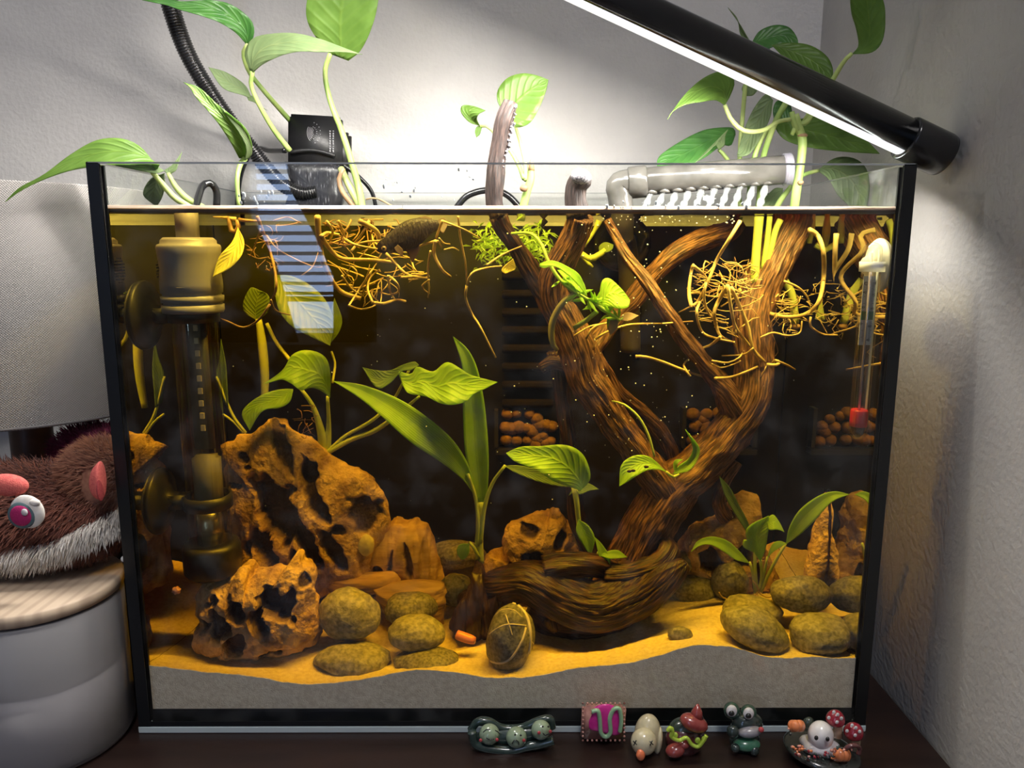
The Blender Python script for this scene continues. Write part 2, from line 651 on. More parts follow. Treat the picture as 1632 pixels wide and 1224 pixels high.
def backmat():
    m, nt, N, L = nodes('olive_glow_back_panel')
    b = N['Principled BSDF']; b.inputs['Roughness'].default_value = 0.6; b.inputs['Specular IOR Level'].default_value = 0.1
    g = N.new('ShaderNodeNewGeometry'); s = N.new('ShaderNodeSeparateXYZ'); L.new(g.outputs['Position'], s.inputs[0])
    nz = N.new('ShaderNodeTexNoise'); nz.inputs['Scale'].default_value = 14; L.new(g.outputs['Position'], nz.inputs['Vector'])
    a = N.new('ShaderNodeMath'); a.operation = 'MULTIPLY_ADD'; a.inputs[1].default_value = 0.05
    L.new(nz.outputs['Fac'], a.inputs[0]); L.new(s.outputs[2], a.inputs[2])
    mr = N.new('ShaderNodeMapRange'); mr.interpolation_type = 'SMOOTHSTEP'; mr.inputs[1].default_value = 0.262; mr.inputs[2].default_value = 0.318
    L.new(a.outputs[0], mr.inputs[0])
    mx = N.new('ShaderNodeMixRGB'); mx.inputs[1].default_value = (0.007, 0.007, 0.008, 1); mx.inputs[2].default_value = (0.032, 0.040, 0.028, 1)  # olive glow below the water surface, painted into the panel colour
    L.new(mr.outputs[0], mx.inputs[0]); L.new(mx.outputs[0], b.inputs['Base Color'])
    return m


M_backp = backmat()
M_sand = mat('fine_sand', (0.66, 0.55, 0.42), (0.80, 0.70, 0.56), 420, 0.9, 0.7, 1400, detail=3, bdist=0.0008, c3=(0.74, 0.635, 0.50))
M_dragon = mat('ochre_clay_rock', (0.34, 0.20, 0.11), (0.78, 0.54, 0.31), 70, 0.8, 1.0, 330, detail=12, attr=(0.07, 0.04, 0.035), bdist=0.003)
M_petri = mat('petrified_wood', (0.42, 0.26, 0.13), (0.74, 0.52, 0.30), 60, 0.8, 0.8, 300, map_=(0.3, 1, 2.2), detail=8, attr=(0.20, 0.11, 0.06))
M_peb = mat('grey_green_pebble', (0.15, 0.15, 0.12), (0.36, 0.35, 0.28), 350, 0.5, 0.6, 700, detail=12, bdist=0.0008)
M_peb2 = mat('dark_grey_pebble', (0.09, 0.09, 0.075), (0.27, 0.26, 0.21), 500, 0.5, 0.6, 700, detail=9, bdist=0.0006)
M_vein = mat('pale_quartz_vein', (0.62, 0.55, 0.42), (0.75, 0.68, 0.55), 300, 0.5)
M_wood = mat('wet_driftwood', (0.035, 0.014, 0.008), (0.26, 0.13, 0.068), 900, 0.5, 1.0, 420, map_=(1, 0.10, 1), uv=True, detail=10,
             lo=0.41, hi=0.60, c3=(0.12, 0.052, 0.027), bdist=0.0022)
M_wooddark = mat('dark_driftwood', (0.010, 0.004, 0.003), (0.085, 0.036, 0.020), 800, 0.45, 1.0, 420, map_=(1, 0.10, 1), uv=True, detail=10,
                 lo=0.41, hi=0.64, c3=(0.036, 0.015, 0.009), bdist=0.0022)
M_woodair = mat('dry_driftwood', (0.016, 0.010, 0.009), (0.10, 0.062, 0.05), 900, 0.6, 1.0, 420, map_=(1, 0.12, 1), uv=True, detail=9,
                lo=0.36, hi=0.68, c3=(0.045, 0.027, 0.022), bdist=0.002)
M_min = mat('white_mineral_crust', (0.50, 0.48, 0.50), (0.08, 0.07, 0.09), 900, 0.8, 0.5, 900)
M_stem = mat('pothos_stem', (0.34, 0.52, 0.13), (0.55, 0.66, 0.22), 60, 0.4, translucent=0.25)
M_stemw = mat('submerged_stem', (0.46, 0.60, 0.14), (0.64, 0.74, 0.22), 60, 0.4, translucent=0.2)
M_stemy = mat('pale_leaf_stalk', (0.60, 0.68, 0.28), (0.50, 0.60, 0.20), 60, 0.4, translucent=0.25)
M_leafair = leafmat('pothos_leaf', (0.13, 0.25, 0.04), (0.18, 0.32, 0.06), 0.5)
M_leafdk = leafmat('pothos_leaf_dark', (0.045, 0.16, 0.03), (0.08, 0.23, 0.045), 0.3)
M_leafund = leafmat('pothos_leaf_underside', (0.22, 0.32, 0.14), (0.28, 0.38, 0.17), 0.5, 0.5)
M_leafyel = leafmat('yellowed_leaf', (0.80, 0.78, 0.16), (0.90, 0.86, 0.22), 0.4)
M_leafw = leafmat('water_plant_leaf', (0.42, 0.72, 0.07), (0.56, 0.86, 0.11), 0.6, 0.35, 34, 9)
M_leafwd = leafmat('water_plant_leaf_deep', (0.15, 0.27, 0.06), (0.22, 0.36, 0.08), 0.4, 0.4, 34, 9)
M_ribbon = leafmat('ribbon_leaf', (0.38, 0.66, 0.06), (0.50, 0.78, 0.09), 0.6, 0.35, 0, 22, bump=0.3)
M_root = mat('root_yellow', (0.44, 0.31, 0.13), (0.70, 0.56, 0.26), 90, 0.45, translucent=0.15)
M_rootb = mat('root_brown', (0.26, 0.15, 0.08), (0.42, 0.27, 0.13), 90, 0.5)
M_heat = mat('heater_taupe_plastic', (0.24, 0.225, 0.25), (0.26, 0.245, 0.27), 20, 0.42)
M_tube = glassmat('heater_tube_glass', (0.93, 0.93, 0.90), 0.09)
M_chrome = mat('heater_metal', (0.35, 0.34, 0.33), None, rough=0.25, metal=0.9)
M_white = mat('white_plastic', (0.85, 0.85, 0.86), None, rough=0.35, translucent=0.3)
M_paper = mat('scale_card', (0.92, 0.90, 0.88), None, rough=0.6)
M_ink = mat('black_ink', (0.02, 0.02, 0.02), None, rough=0.6)
M_green = mat('green_band', (0.05, 0.22, 0.06), None, rough=0.6)
M_red = mat('red_weight', (0.85, 0.03, 0.07), None, rough=0.4, translucent=0.2)
M_spray = mat('frosted_grey_acrylic', (0.09, 0.085, 0.075), (0.16, 0.15, 0.135), 70, 0.2, 0.3, 180, translucent=0.2, coat=0.5)
M_clear = glassmat('water_jet', (0.9, 0.95, 0.95), 0.18, body=0.12)
M_cap = glassmat('clear_end_cap', (0.90, 0.92, 0.93), 0.2, body=0.25, bodycol=(0.75, 0.72, 0.85))
M_bub = mat('air_bubble', (0.75, 0.78, 0.80), None, rough=0.1, spec=0.9)
M_clay = mat('clay_media', (0.17, 0.09, 0.055), (0.08, 0.045, 0.03), 200, 0.8, 0.4, 500)
M_fish = mat('dark_plum_fish_scales', (0.006, 0.004, 0.007), (0.02, 0.012, 0.018), 900, 0.5, 0.7, 900, map_=(1, 1, 0.35), detail=2)
M_fin = mat('dark_fin', (0.10, 0.06, 0.05), None, rough=0.5, translucent=0.4)

# ---------------------------------------------------------------- room shell
def slab(name, lo, hi, m, **k):
    c = [(a + b) / 2 for a, b in zip(lo, hi)]
    s = [b - a for a, b in zip(lo, hi)]
    o = MB().box(c, s).build(name, m, None, smooth=False, loc=(c[0], c[1], lo[2]))
    return o


RZ0, RZ1, RX0, RY0 = -0.75, 1.75, -2.2, -2.1
meta(slab('wall_back', (RX0, WALL_Y, RZ0), (WALL_X + 0.1, WALL_Y + 0.1, RZ1), M_wall), kind='structure')
meta(slab('wall_right', (WALL_X, RY0 - 0.1, RZ0), (WALL_X + 0.1, WALL_Y, RZ1), M_wall), kind='structure')
meta(slab('wall_left', (RX0 - 0.1, RY0 - 0.1, RZ0), (RX0, WALL_Y + 0.1, RZ1), M_wall), kind='structure')
M_floor = mat('carpet', (0.20, 0.17, 0.15), (0.26, 0.22, 0.19), 80, 0.95, 0.4, 300)
M_ceil = mat('ceiling_paint', (0.75, 0.74, 0.72), None, rough=0.9)
meta(slab('floor', (RX0 - 0.1, RY0 - 0.1, RZ0 - 0.05), (WALL_X + 0.1, WALL_Y + 0.1, RZ0), M_floor), kind='structure')
meta(slab('ceiling', (RX0 - 0.1, RY0 - 0.1, RZ1), (WALL_X + 0.1, WALL_Y + 0.1, RZ1 + 0.05), M_ceil), kind='structure')
# front wall behind the camera with the window whose reflection shows in the tank
WX0, WX1, WZ0, WZ1 = -0.83, -0.56, 0.02, 1.38
wf = MB()
wf.box(((RX0 + WX0) / 2, RY0 - 0.05, 0.5), (WX0 - RX0, 0.1, 2.5))
wf.box(((WALL_X + WX1) / 2, RY0 - 0.05, 0.5), (WALL_X - WX1, 0.1, 2.5))
wf.box(((WX0 + WX1) / 2, RY0 - 0.05, (RZ0 + WZ0) / 2), (WX1 - WX0, 0.1, WZ0 - RZ0))
wf.box(((WX0 + WX1) / 2, RY0 - 0.05, (RZ1 + WZ1) / 2), (WX1 - WX0, 0.1, RZ1 - WZ1))
meta(wf.build('wall_front', M_wall, None, smooth=False), kind='structure')
win = thing('window_1', ((WX0 + WX1) / 2, RY0, WZ0), None, None)
win['kind'] = 'structure'
M_frame = mat('window_frame_white', (0.7, 0.7, 0.7), None, rough=0.4)
for nm, c, s in (('frame', ((WX0 + WX1) / 2, RY0 + 0.008, WZ0 - 0.02), (0.35, 0.06, 0.04)), ('frame', ((WX0 + WX1) / 2, RY0 + 0.008, WZ1 + 0.02), (0.35, 0.03, 0.04)),
                 ('frame', (WX0 - 0.02, RY0 + 0.008, (WZ0 + WZ1) / 2), (0.04, 0.03, 1.36)), ('frame', (WX1 + 0.02, RY0 + 0.008, (WZ0 + WZ1) / 2), (0.04, 0.03, 1.36))):
    MB().box(c, s).build(nm, M_frame, win, smooth=False)
M_slat = mat('blue_grey_blind', (0.28, 0.33, 0.42), None, rough=0.5)
R20 = Euler((math.radians(24), 0, 0)).to_matrix()
sl0 = None
for k in range(36):
    z = WZ0 + 0.13 + k * 0.032
    if z > WZ1 - 0.02: break
    MB().box(((WX0 + WX1) / 2, RY0 + 0.045, z), (0.265, 0.026, 0.0015), R20).build('slat', M_slat, win, smooth=False)
MB().box(((WX0 + WX1) / 2, RY0 + 0.045, WZ0 + 0.112), (0.265, 0.03, 0.016)).build('blind_rail', M_slat, win, smooth=False)

M_mask = mat('charcoal_mask', (0.02, 0.02, 0.022), None, rough=0.9)  # for two unseen sheets added to slant the window's outline in the reflection


def mirrored(px, py, Yw):        # the point of the front room seen reflected in the front pane
    d = ray(px, py)
    p = CAM + d * (-CAM.y / d.y)
    return p + Vector((d.x, -d.y, d.z)) * ((0 - Yw) / d.y)


for pts, lab in (([(330, 200), (398, 250), (398, 340), (440, 420), (476, 545), (330, 545)], 'charcoal sheet added to slant the left edge of the mirrored window'), ([(600, 200), (455, 200), (462, 300), (500, 370), (532, 440), (532, 545), (600, 545)], 'charcoal sheet added to slant the right edge of the mirrored window')):
    q = evenly(catmull(pts + [pts[0]], 3), 40)
    o = MB()
    A_ = [mirrored(a, b, RY0 + 0.10) for a, b in pts]
    vs = A_ + [v + Vector((0, 0.012, 0)) for v in A_]
    n_ = len(pts)
    o.add(vs, [list(range(n_)), list(range(n_, 2 * n_))[::-1]] + [[i, (i + 1) % n_, n_ + (i + 1) % n_, n_ + i] for i in range(n_)])
    meta(o.build('reflection_mask', M_mask, None, smooth=False, loc=A_[0]), lab, 'reflection_mask')

# desk
dk = thing('desk', (-0.3, 0.0, RZ0), 'dark brown wooden desk with glossy top, standing against the right wall', 'desk')
MB().box((-0.319, -0.005, -0.0125), (1.16, 0.49, 0.025), bev=0.002).build('desk_top', M_desk, dk, smooth=False)
for sx in (-0.86, 0.22):
    MB().box((sx, 0.0, (RZ0 - 0.025) / 2), (0.03, 0.42, -RZ0 - 0.025)).build('side_panel', M_desk, dk, smooth=False)
MB().box((-0.32, 0.2, -0.2), (1.05, 0.02, 0.35)).build('back_panel', M_desk, dk, smooth=False)

# ---------------------------------------------------------------- tank
TW, TH, TD, G = 0.225, 0.3415, 0.2326, 0.005
tank = thing('aquarium', (0, 0, 0.0), 'rectangular rimless glass aquarium with black silicone corners, filled with amber water', 'aquarium')


def pane(lo, hi, name='glass_pane', edge=(M_edgedark, M_edge)):
    """slab whose two large faces are clear glass and whose narrow faces are cut edges"""
    x0, y0, z0 = lo; x1, y1, z1 = hi
    vs = [(x, y, z) for z in (z0, z1) for y in (y0, y1) for x in (x0, x1)]
    F = {'-x': [0, 4, 6, 2], '+x': [1, 3, 7, 5], '-y': [0, 1, 5, 4], '+y': [2, 6, 7, 3], '-z': [0, 2, 3, 1], '+z': [4, 5, 7, 6]}
    ext = {'x': x1 - x0, 'y': y1 - y0, 'z': z1 - z0}
    thin = min(ext, key=ext.get)
    fs, mi = [], []
    for k, f in F.items():
        fs.append(f)
        if k[1] == thin: mi.append(0)
        elif k == '+z': mi.append(2)
        else: mi.append(1)
    o = mesh(name, vs, fs, M_glass, tank, smooth=False, mats=list(edge), mi=mi)
    return o


pane((-TW, 0, 0.0045), (TW, G, TH))
pane((-TW, TD - G, 0.0045), (TW, TD, TH))
pane((-TW, G, 0.0045), (-TW + G, TD - G, TH))
pane((TW - G, G, 0.0045), (TW, TD - G, TH))
bp_ = MB().box((0, TD / 2, 0.0022), (2 * TW + 0.001, TD + 0.001, 0.0042), bev=0.0004).build('base_glass', M_edge, tank, smooth=False)
M_rim = mat('polished_rim', (0.42, 0.44, 0.45), None, rough=0.2)
MB().box((0, -0.0001, TH - 0.0006), (2 * TW - 0.002, 0.0004, 0.0009)).build('polished_rim', M_rim, tank, smooth=False)
# silicone seams (four corners, bottom run)
for sx in (-1, 1):
    for y0, y1 in ((G + 0.0001, G + 0.0016), (TD - G - 0.003, TD - G)):
        MB().box((sx * (TW - G - 0.0009), (y0 + y1) / 2, (TH - 0.001) / 2 + 0.004), (0.0018, y1 - y0, TH - 0.010)).build('silicone_seam', M_sil, tank, smooth=False)
    MB().box((sx * (TW - 0.0035), 0.0001 - 0.0002, TH / 2 + 0.002), (0.0070, 0.0004, TH - 0.005)).build('corner_strip', M_sil, tank, smooth=False)
MB().box((0, 0.0055 + 0.0012, 0.0085), (2 * TW - 0.012, 0.003, 0.0085)).build('silicone_seam', M_sil, tank, smooth=False)
MB().box((0, -0.0001, 0.0062), (2 * TW - 0.002, 0.0003, 0.0032)).build('base_strip', M_sil, tank, smooth=False)

# ---------------------------------------------------------------- water
WZ = 0.3172
wy0, wy1, wx = G + 0.0006, TD - G - 0.0002, TW - G - 0.0004
wz0 = 0.0060
vs = [(x, y, z) for z in (wz0, WZ) for y in (wy0, wy1) for x in (-wx, wx)]
fs = [[0, 4, 6, 2], [1, 3, 7, 5], [0, 1, 5, 4], [2, 6, 7, 3], [0, 2, 3, 1], [4, 5, 7, 6]]
wo = mesh('water', vs, fs, M_waters, None, smooth=False, mats=[M_water, M_waterf], mi=[0, 0, 2, 2, 2, 1], loc=(0, 0.1, wz0))
meta(wo, 'tea-coloured water filling the aquarium to just below its rim', 'water', kind='stuff')
# meniscus: the thick brown line where the surface climbs the front pane
mn = []
for i in range(121):
    x = -wx + 2 * wx * i / 120
    for (dy, dz) in ((0.0004, 0.0018), (0.0009, 0.0006), (0.0024, 0.0000), (0.0060, -0.0003), (0.0024, -0.0010), (0.0004, -0.0024)):
        mn.append((x, wy0 - 0.0003 + dy, WZ + dz + 0.0002 * noise.noise(Vector((x * 40, dz * 900, 0)))))
mf = [[i * 6 + j, (i + 1) * 6 + j, (i + 1) * 6 + (j + 1) % 6, i * 6 + (j + 1) % 6] for i in range(120) for j in range(6)]
meta(mesh('water_meniscus', mn, mf, M_men, None, loc=(0, wy0, WZ)), 'brown line of the water surface along the front pane', 'water line', kind='stuff')

# ---------------------------------------------------------------- sand
ctrl = [(225, 1058, .0056), (240, 1060, .0056), (320, 1070, .0056), (400, 1078, .0056), (480, 1090, .0056), (560, 1085, .0056), (650, 1069, .0056), (720, 1070, .0056), (780, 1080, .0056),
        (850, 1078, .0056), (900, 1068, .0056), (950, 1062, .0056), (1000, 1056, .0056), (1050, 1045, .0056), (1100, 1030, .0056), (1140, 1028, .0056), (1180, 1034, .0056), (1250, 1049, .0056), (1300, 1046, .0056), (1370, 1048, .0056),
        (300, 988, .095), (262, 1022, .05), (340, 1020, .055), (420, 1046, .032), (480, 1040, .035), (640, 1064, .02), (560, 1025, .05), (690, 1030, .055), (740, 1060, .02), (880, 1035, .035), (820, 1070, .012), (900, 1010, .065),
        (960, 1018, .05), (1000, 1000, .055), (1100, 962, .075), (1060, 975, .07), (1140, 985, .05), (1080, 1012, .03), (1190, 1036, .018), (1310, 1043, .016), (1200, 985, .05), (1260, 965, .075), (1350, 985, .06),
        (1290, 857, .152), (1245, 868, .15), (1220, 880, .15), (1290, 900, .12), (640, 925, .12), (500, 940, .11), (390, 950, .11), (700, 915, .13), (850, 925, .12), (1000, 905, .13), (1120, 900, .13), (780, 980, .07), (560, 985, .08)]
cp3 = np.array([tuple(P(*c)) for c in ctrl])


def _tp(r2):
    return 0.5 * r2 * np.log(r2 + 1e-12)


_n = len(cp3)
_d2 = ((cp3[:, None, :2] - cp3[None, :, :2]) ** 2).sum(2)
_A = np.zeros((_n + 3, _n + 3)); _A[:_n, :_n] = _tp(_d2) + np.eye(_n) * 4e-6
_A[:_n, _n] = 1; _A[:_n, _n + 1:] = cp3[:, :2]; _A[_n, :_n] = 1; _A[_n + 1:, :_n] = cp3[:, :2].T
_w = np.linalg.solve(_A, np.r_[cp3[:, 2], 0, 0, 0])


def sand_z(x, y):
    r2 = (cp3[:, 0] - x) ** 2 + (cp3[:, 1] - y) ** 2
    return float(_tp(r2) @ _w[:_n] + _w[_n] + _w[_n + 1] * x + _w[_n + 2] * y)


def on_sand(px, py):             # depth at which the view ray through a photo pixel meets the sand
    Y = 0.006
    while Y < .15:
        q = P(px, py, Y)
        if q.z < sand_z(q.x, q.y): return Y
        Y += .0008
    return Y


NX, NY = 260, 110
sx0, sx1, sy0, sy1 = -wx + 0.0002, wx - 0.0002, G + 0.0003, 0.158
sv, sf = [], []
for j in range(NY + 1):
    y = sy0 + (sy1 - sy0) * (j / NY) ** 1.25
    for i in range(NX + 1):
        x = sx0 + (sx1 - sx0) * i / NX
        z = max(0.014, sand_z(x, y)) + 0.0007 * noise.noise(Vector((x * 120, y * 120, 0))) + 0.0004 * noise.noise(Vector((x * 400, y * 400, 3)))
        sv.append((x, y, z))
for j in range(NY):
    for i in range(NX):
        a = j * (NX + 1) + i
        sf.append([a, a + 1, a + NX + 2, a + NX + 1])
top_n = len(sf)
nb = len(sv)
for i in range(NX + 1):
    sv.append((sx0 + (sx1 - sx0) * i / NX, sy0, 0.0130))
for i in range(NX):
    sf.append([i + 1, i, nb + i, nb + i + 1])
sand = mesh('sand_bed', sv, sf, M_sand, None, smooth=True, loc=(0, 0.08, 0.013))
sand.data.polygons.foreach_set('use_smooth', [i < top_n for i in range(len(sf))])
meta(sand, 'pale fine sand bed sloping along the tank bottom', 'sand', kind='stuff')

# ---------------------------------------------------------------- filter wall at the back
FY = 0.158
fw_ = thing('back_filter', (0, FY, 0.006), 'black internal filter wall with louvres and media windows at the tank back', 'filter')
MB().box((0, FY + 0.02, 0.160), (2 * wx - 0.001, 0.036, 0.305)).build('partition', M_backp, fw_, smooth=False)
M_lou = mat('louvre_black', (0.006, 0.005, 0.005), (0.011, 0.009, 0.008), 300, 0.9, 0.3, 500, spec=0.05)
for k in range(8):
    a = P(800, 440 + k * 29, FY - 0.004)
    b = P(882, 440 + k * 29, FY - 0.004)
    MB().box((a + b) / 2, ((b - a).length, 0.006, 0.0055), Euler((0.5, 0, 0)).to_matrix(), 0.0008).build('louvre', M_lou, fw_)
MB().box(P(1020, 470, FY), (0.0022, 0.004, 0.10)).build('seam_bead', M_lou, fw_)
MB().box(P(962, 470, FY), (0.0022, 0.004, 0.10)).build('seam_bead', M_lou, fw_)
for (x0, x1, y0, y1) in ((796, 890, 652, 712), (1093, 1197, 648, 712)):
    for q in range(26):
        px = random.uniform(x0 + 10, x1 - 10) if q > 12 else x0 + 12 + (x1 - x0 - 24) * (q % 5) / 4 + random.uniform(-3, 3)
        py = random.uniform(y0 + 12, y1 - 4) if q > 12 else y1 - 10 - 21 * (q // 5) + random.uniform(-2, 2)
        rr = random.uniform(8.5, 11.5) * S(FY)
        MB().ball(P(px, py, FY - 0.001), (rr, rr * 0.9, rr * 0.93), None, 16, 10, lambda d: 1 + 0.06 * noise.noise(d * 2 + Vector((q, 0, 0)))).build('clay_ball', M_clay, fw_)
    fr = MB()
    fr.box(P((x0 + x1) / 2, y1 + 6, FY - 0.003), ((x1 - x0 + 14) * S(FY), 0.012, 0.004))
    fr.box(P(x0 - 5, (y0 + y1) / 2, FY - 0.003), (0.003, 0.01, (y1 - y0) * S(FY)))
    fr.box(P(x1 + 5, (y0 + y1) / 2, FY - 0.003), (0.003, 0.01, (y1 - y0) * S(FY)))
    fr.build('media_frame', M_black, fw_, smooth=False)

# ---------------------------------------------------------------- rocks
def rock(outl, Y, th, m, label, name='clay_rock', cat='rock', **k):
    o = stone(name, outl, Y, th, m, **k)
    meta(o, label, cat, 'rocks on the sand' if cat == 'rock' else None)
    return o


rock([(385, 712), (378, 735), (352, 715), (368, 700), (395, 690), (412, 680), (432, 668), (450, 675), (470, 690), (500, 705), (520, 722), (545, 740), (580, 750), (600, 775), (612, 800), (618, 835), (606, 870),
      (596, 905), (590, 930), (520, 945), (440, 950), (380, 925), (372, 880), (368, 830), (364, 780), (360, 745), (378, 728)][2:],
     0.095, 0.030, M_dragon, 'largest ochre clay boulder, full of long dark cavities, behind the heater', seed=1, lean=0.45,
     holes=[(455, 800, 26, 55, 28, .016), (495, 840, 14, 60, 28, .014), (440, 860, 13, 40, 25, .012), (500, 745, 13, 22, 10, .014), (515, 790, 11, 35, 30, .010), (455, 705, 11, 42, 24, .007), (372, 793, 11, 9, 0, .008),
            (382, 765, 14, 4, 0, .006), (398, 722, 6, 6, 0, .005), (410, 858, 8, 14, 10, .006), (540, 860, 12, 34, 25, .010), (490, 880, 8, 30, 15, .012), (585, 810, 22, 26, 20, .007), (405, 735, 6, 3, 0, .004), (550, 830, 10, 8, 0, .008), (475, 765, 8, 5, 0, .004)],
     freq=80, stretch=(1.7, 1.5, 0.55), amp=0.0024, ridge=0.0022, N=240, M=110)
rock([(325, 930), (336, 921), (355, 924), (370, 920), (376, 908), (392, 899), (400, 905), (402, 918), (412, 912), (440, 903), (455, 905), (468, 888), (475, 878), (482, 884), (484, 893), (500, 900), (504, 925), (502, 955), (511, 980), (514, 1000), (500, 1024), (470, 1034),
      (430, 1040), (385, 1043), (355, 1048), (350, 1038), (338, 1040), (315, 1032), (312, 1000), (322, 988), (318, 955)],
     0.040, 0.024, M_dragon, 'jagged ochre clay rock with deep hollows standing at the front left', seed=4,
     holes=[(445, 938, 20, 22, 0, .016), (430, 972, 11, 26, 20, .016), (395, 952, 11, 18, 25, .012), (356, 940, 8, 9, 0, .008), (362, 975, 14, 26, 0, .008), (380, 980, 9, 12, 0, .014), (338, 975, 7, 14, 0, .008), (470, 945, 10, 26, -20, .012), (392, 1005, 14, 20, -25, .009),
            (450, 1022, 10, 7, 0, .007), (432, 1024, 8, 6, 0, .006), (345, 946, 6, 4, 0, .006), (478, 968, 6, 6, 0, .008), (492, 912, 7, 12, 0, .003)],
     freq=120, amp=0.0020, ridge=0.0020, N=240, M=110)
rock([(560, 850), (598, 838), (640, 830), (668, 832), (684, 845), (695, 880), (706, 920), (700, 945), (640, 950), (575, 940), (560, 905)],
     0.105, 0.02, M_petri, 'mid brown rock with upright split layers beside the big boulder', seed=6, freq=110, stretch=(2.2, 1, .3), amp=0.0016, ridge=0.0030, N=180, M=80,
     holes=[(655, 880, 4, 34, 12, .006), (628, 890, 3, 26, -8, .005), (610, 900, 8, 14, 10, .006), (592, 930, 16, 10, 0, .006)])
rock([(516, 922), (540, 914), (590, 915), (624, 914), (634, 920), (636, 932), (600, 942), (560, 945), (528, 940)],
     0.082, 0.012, M_petri, 'flat petrified wood slab behind the big round pebble', name='wood_slab', seed=8, freq=120, stretch=(.35, 1, 2.6), amp=0.0010, ridge=0.0016, N=140, M=50)
rock([(598, 938), (640, 928), (700, 928), (709, 935), (710, 965), (704, 1000), (690, 1006), (640, 985), (605, 960)],
     0.073, 0.012, M_petri, 'square-ended petrified wood slab with a bright layered top', name='wood_slab', seed=9, freq=120, stretch=(.4, 1, 2.4), amp=0.0010, ridge=0.0014, N=140, M=50)
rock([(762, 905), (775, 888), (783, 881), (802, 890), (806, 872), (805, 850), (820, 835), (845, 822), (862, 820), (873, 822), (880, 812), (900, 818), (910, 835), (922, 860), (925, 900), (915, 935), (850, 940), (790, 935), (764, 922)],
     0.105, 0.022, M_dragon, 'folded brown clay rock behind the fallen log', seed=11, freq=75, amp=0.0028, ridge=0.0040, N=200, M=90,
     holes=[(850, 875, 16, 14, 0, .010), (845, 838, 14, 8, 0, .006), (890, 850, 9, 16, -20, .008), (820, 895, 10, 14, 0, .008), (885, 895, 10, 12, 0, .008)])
rock([(1085, 870), (1100, 842), (1122, 832), (1140, 828), (1160, 808), (1172, 790), (1190, 786), (1206, 794), (1212, 815), (1212, 860), (1226, 890), (1238, 925), (1200, 950), (1130, 945), (1090, 925)],
     0.105, 0.022, M_dragon, 'bright knobbly clay rock behind the right-hand sword plant', seed=14, freq=95, amp=0.0028, ridge=0.0030, N=200, M=90,
     holes=[(1172, 870, 12, 16, 0, .012), (1125, 880, 16, 22, 15, .012), (1155, 905, 10, 26, 0, .012), (1195, 905, 9, 24, 0, .008), (1160, 815, 5, 7, 0, .005)])
rock([(1292, 880), (1301, 840), (1308, 808), (1320, 784), (1334, 790), (1338, 830), (1338, 905), (1336, 945), (1290, 948), (1281, 925)],
     0.067, 0.009, M_dragon, 'tall pointed clay rock against the right side pane', seed=16, freq=100, amp=0.0018, ridge=0.0026, N=160, M=70)

pebble(557, 979, 53, 45, 8, 0.045, M_peb, 'big round grey-green pebble beside the jagged front rock', seed=1)
pebble(562, 1050, 65, 23, 2, 0.028, M_peb, 'wide flat pebble lying in front of the big round one', seed=2, thick=.016)
pebble(664, 1009, 49, 29, 3, 0.038, M_peb, 'oval speckled pebble in the middle of the left pebble pile', seed=3)
pebble(678, 1053, 55, 19, -2, 0.026, M_peb2, 'half-buried dark pebble in front of the left pile', seed=4, thick=.014)
pebble(655, 970, 46, 29, -4, 0.060, M_peb2, 'smooth dark olive pebble against the petrified wood slab', seed=5, thick=.014)
pebble(1163, 929, 31, 36, 0, 0.082, M_peb2, 'upright round pebble left of the right sword plant', seed=6, thick=.012)
pebble(1200, 972, 51, 22, 6, 0.052, M_peb, 'long pebble lying on the large front right pebble', seed=7, thick=.014)
pebble(1203, 1002, 61, 33, 24, 0.026, M_peb, 'large smooth pebble leaning on the sand at the front right', seed=8, thick=.016)
pebble(1307, 1011, 50, 33, 2, 0.024, M_peb, 'blocky pale pebble at the front right corner', seed=9, sq=.3, thick=.016)
pebble(1278, 948, 53, 31, 4, 0.049, M_peb2, 'broad dark pebble behind the blocky pale one', seed=10, thick=.011)
pebble(727, 940, 30, 29, 10, 0.085, M_peb, 'rough pebble left of the dark driftwood stump', seed=12)
pebble(728, 884, 50, 24, 0, 0.125, M_peb2, 'dim flat pebble far back beneath the centre ribbon plant', seed=13, thick=.012)
pebble(1110, 942, 50, 27, 5, 0.090, M_peb2, 'flat pebble under the raised end of the log', seed=14, thick=.014)
pebble(1094, 898, 20, 26, 15, 0.10, M_peb, 'small upright pebble just behind the raised log tip', seed=15, thick=.008)
pebble(1084, 1012, 22, 15, 6, on_sand(1084, 1014) - .002, M_peb2, 'small speckled stone sunk in the sand dune', seed=17, thick=.005)
M_yel = mat('yellow_lit_spot', (0.62, 0.56, 0.36), (0.7, 0.64, 0.42), 90, 0.6, 0.3, 400)
pebble(583, 869, 14, 19, 0, 0.080, M_yel, 'small pale yellow oval modelling a lit spot on the back boulder', seed=18, thick=.004)  # patch of light on the boulder, modelled as a pale oval
vp = pebble(813, 1018, 41, 60, 8, 0.024, M_peb2, 'standing dark pebble marked with crossing pale veins', seed=19, thick=.015)
bm = bmesh.new(); bm.from_mesh(vp.data)
for v in bm.verts: v.co += vp.location
bv = BVHTree.FromBMesh(bm); bm.free()
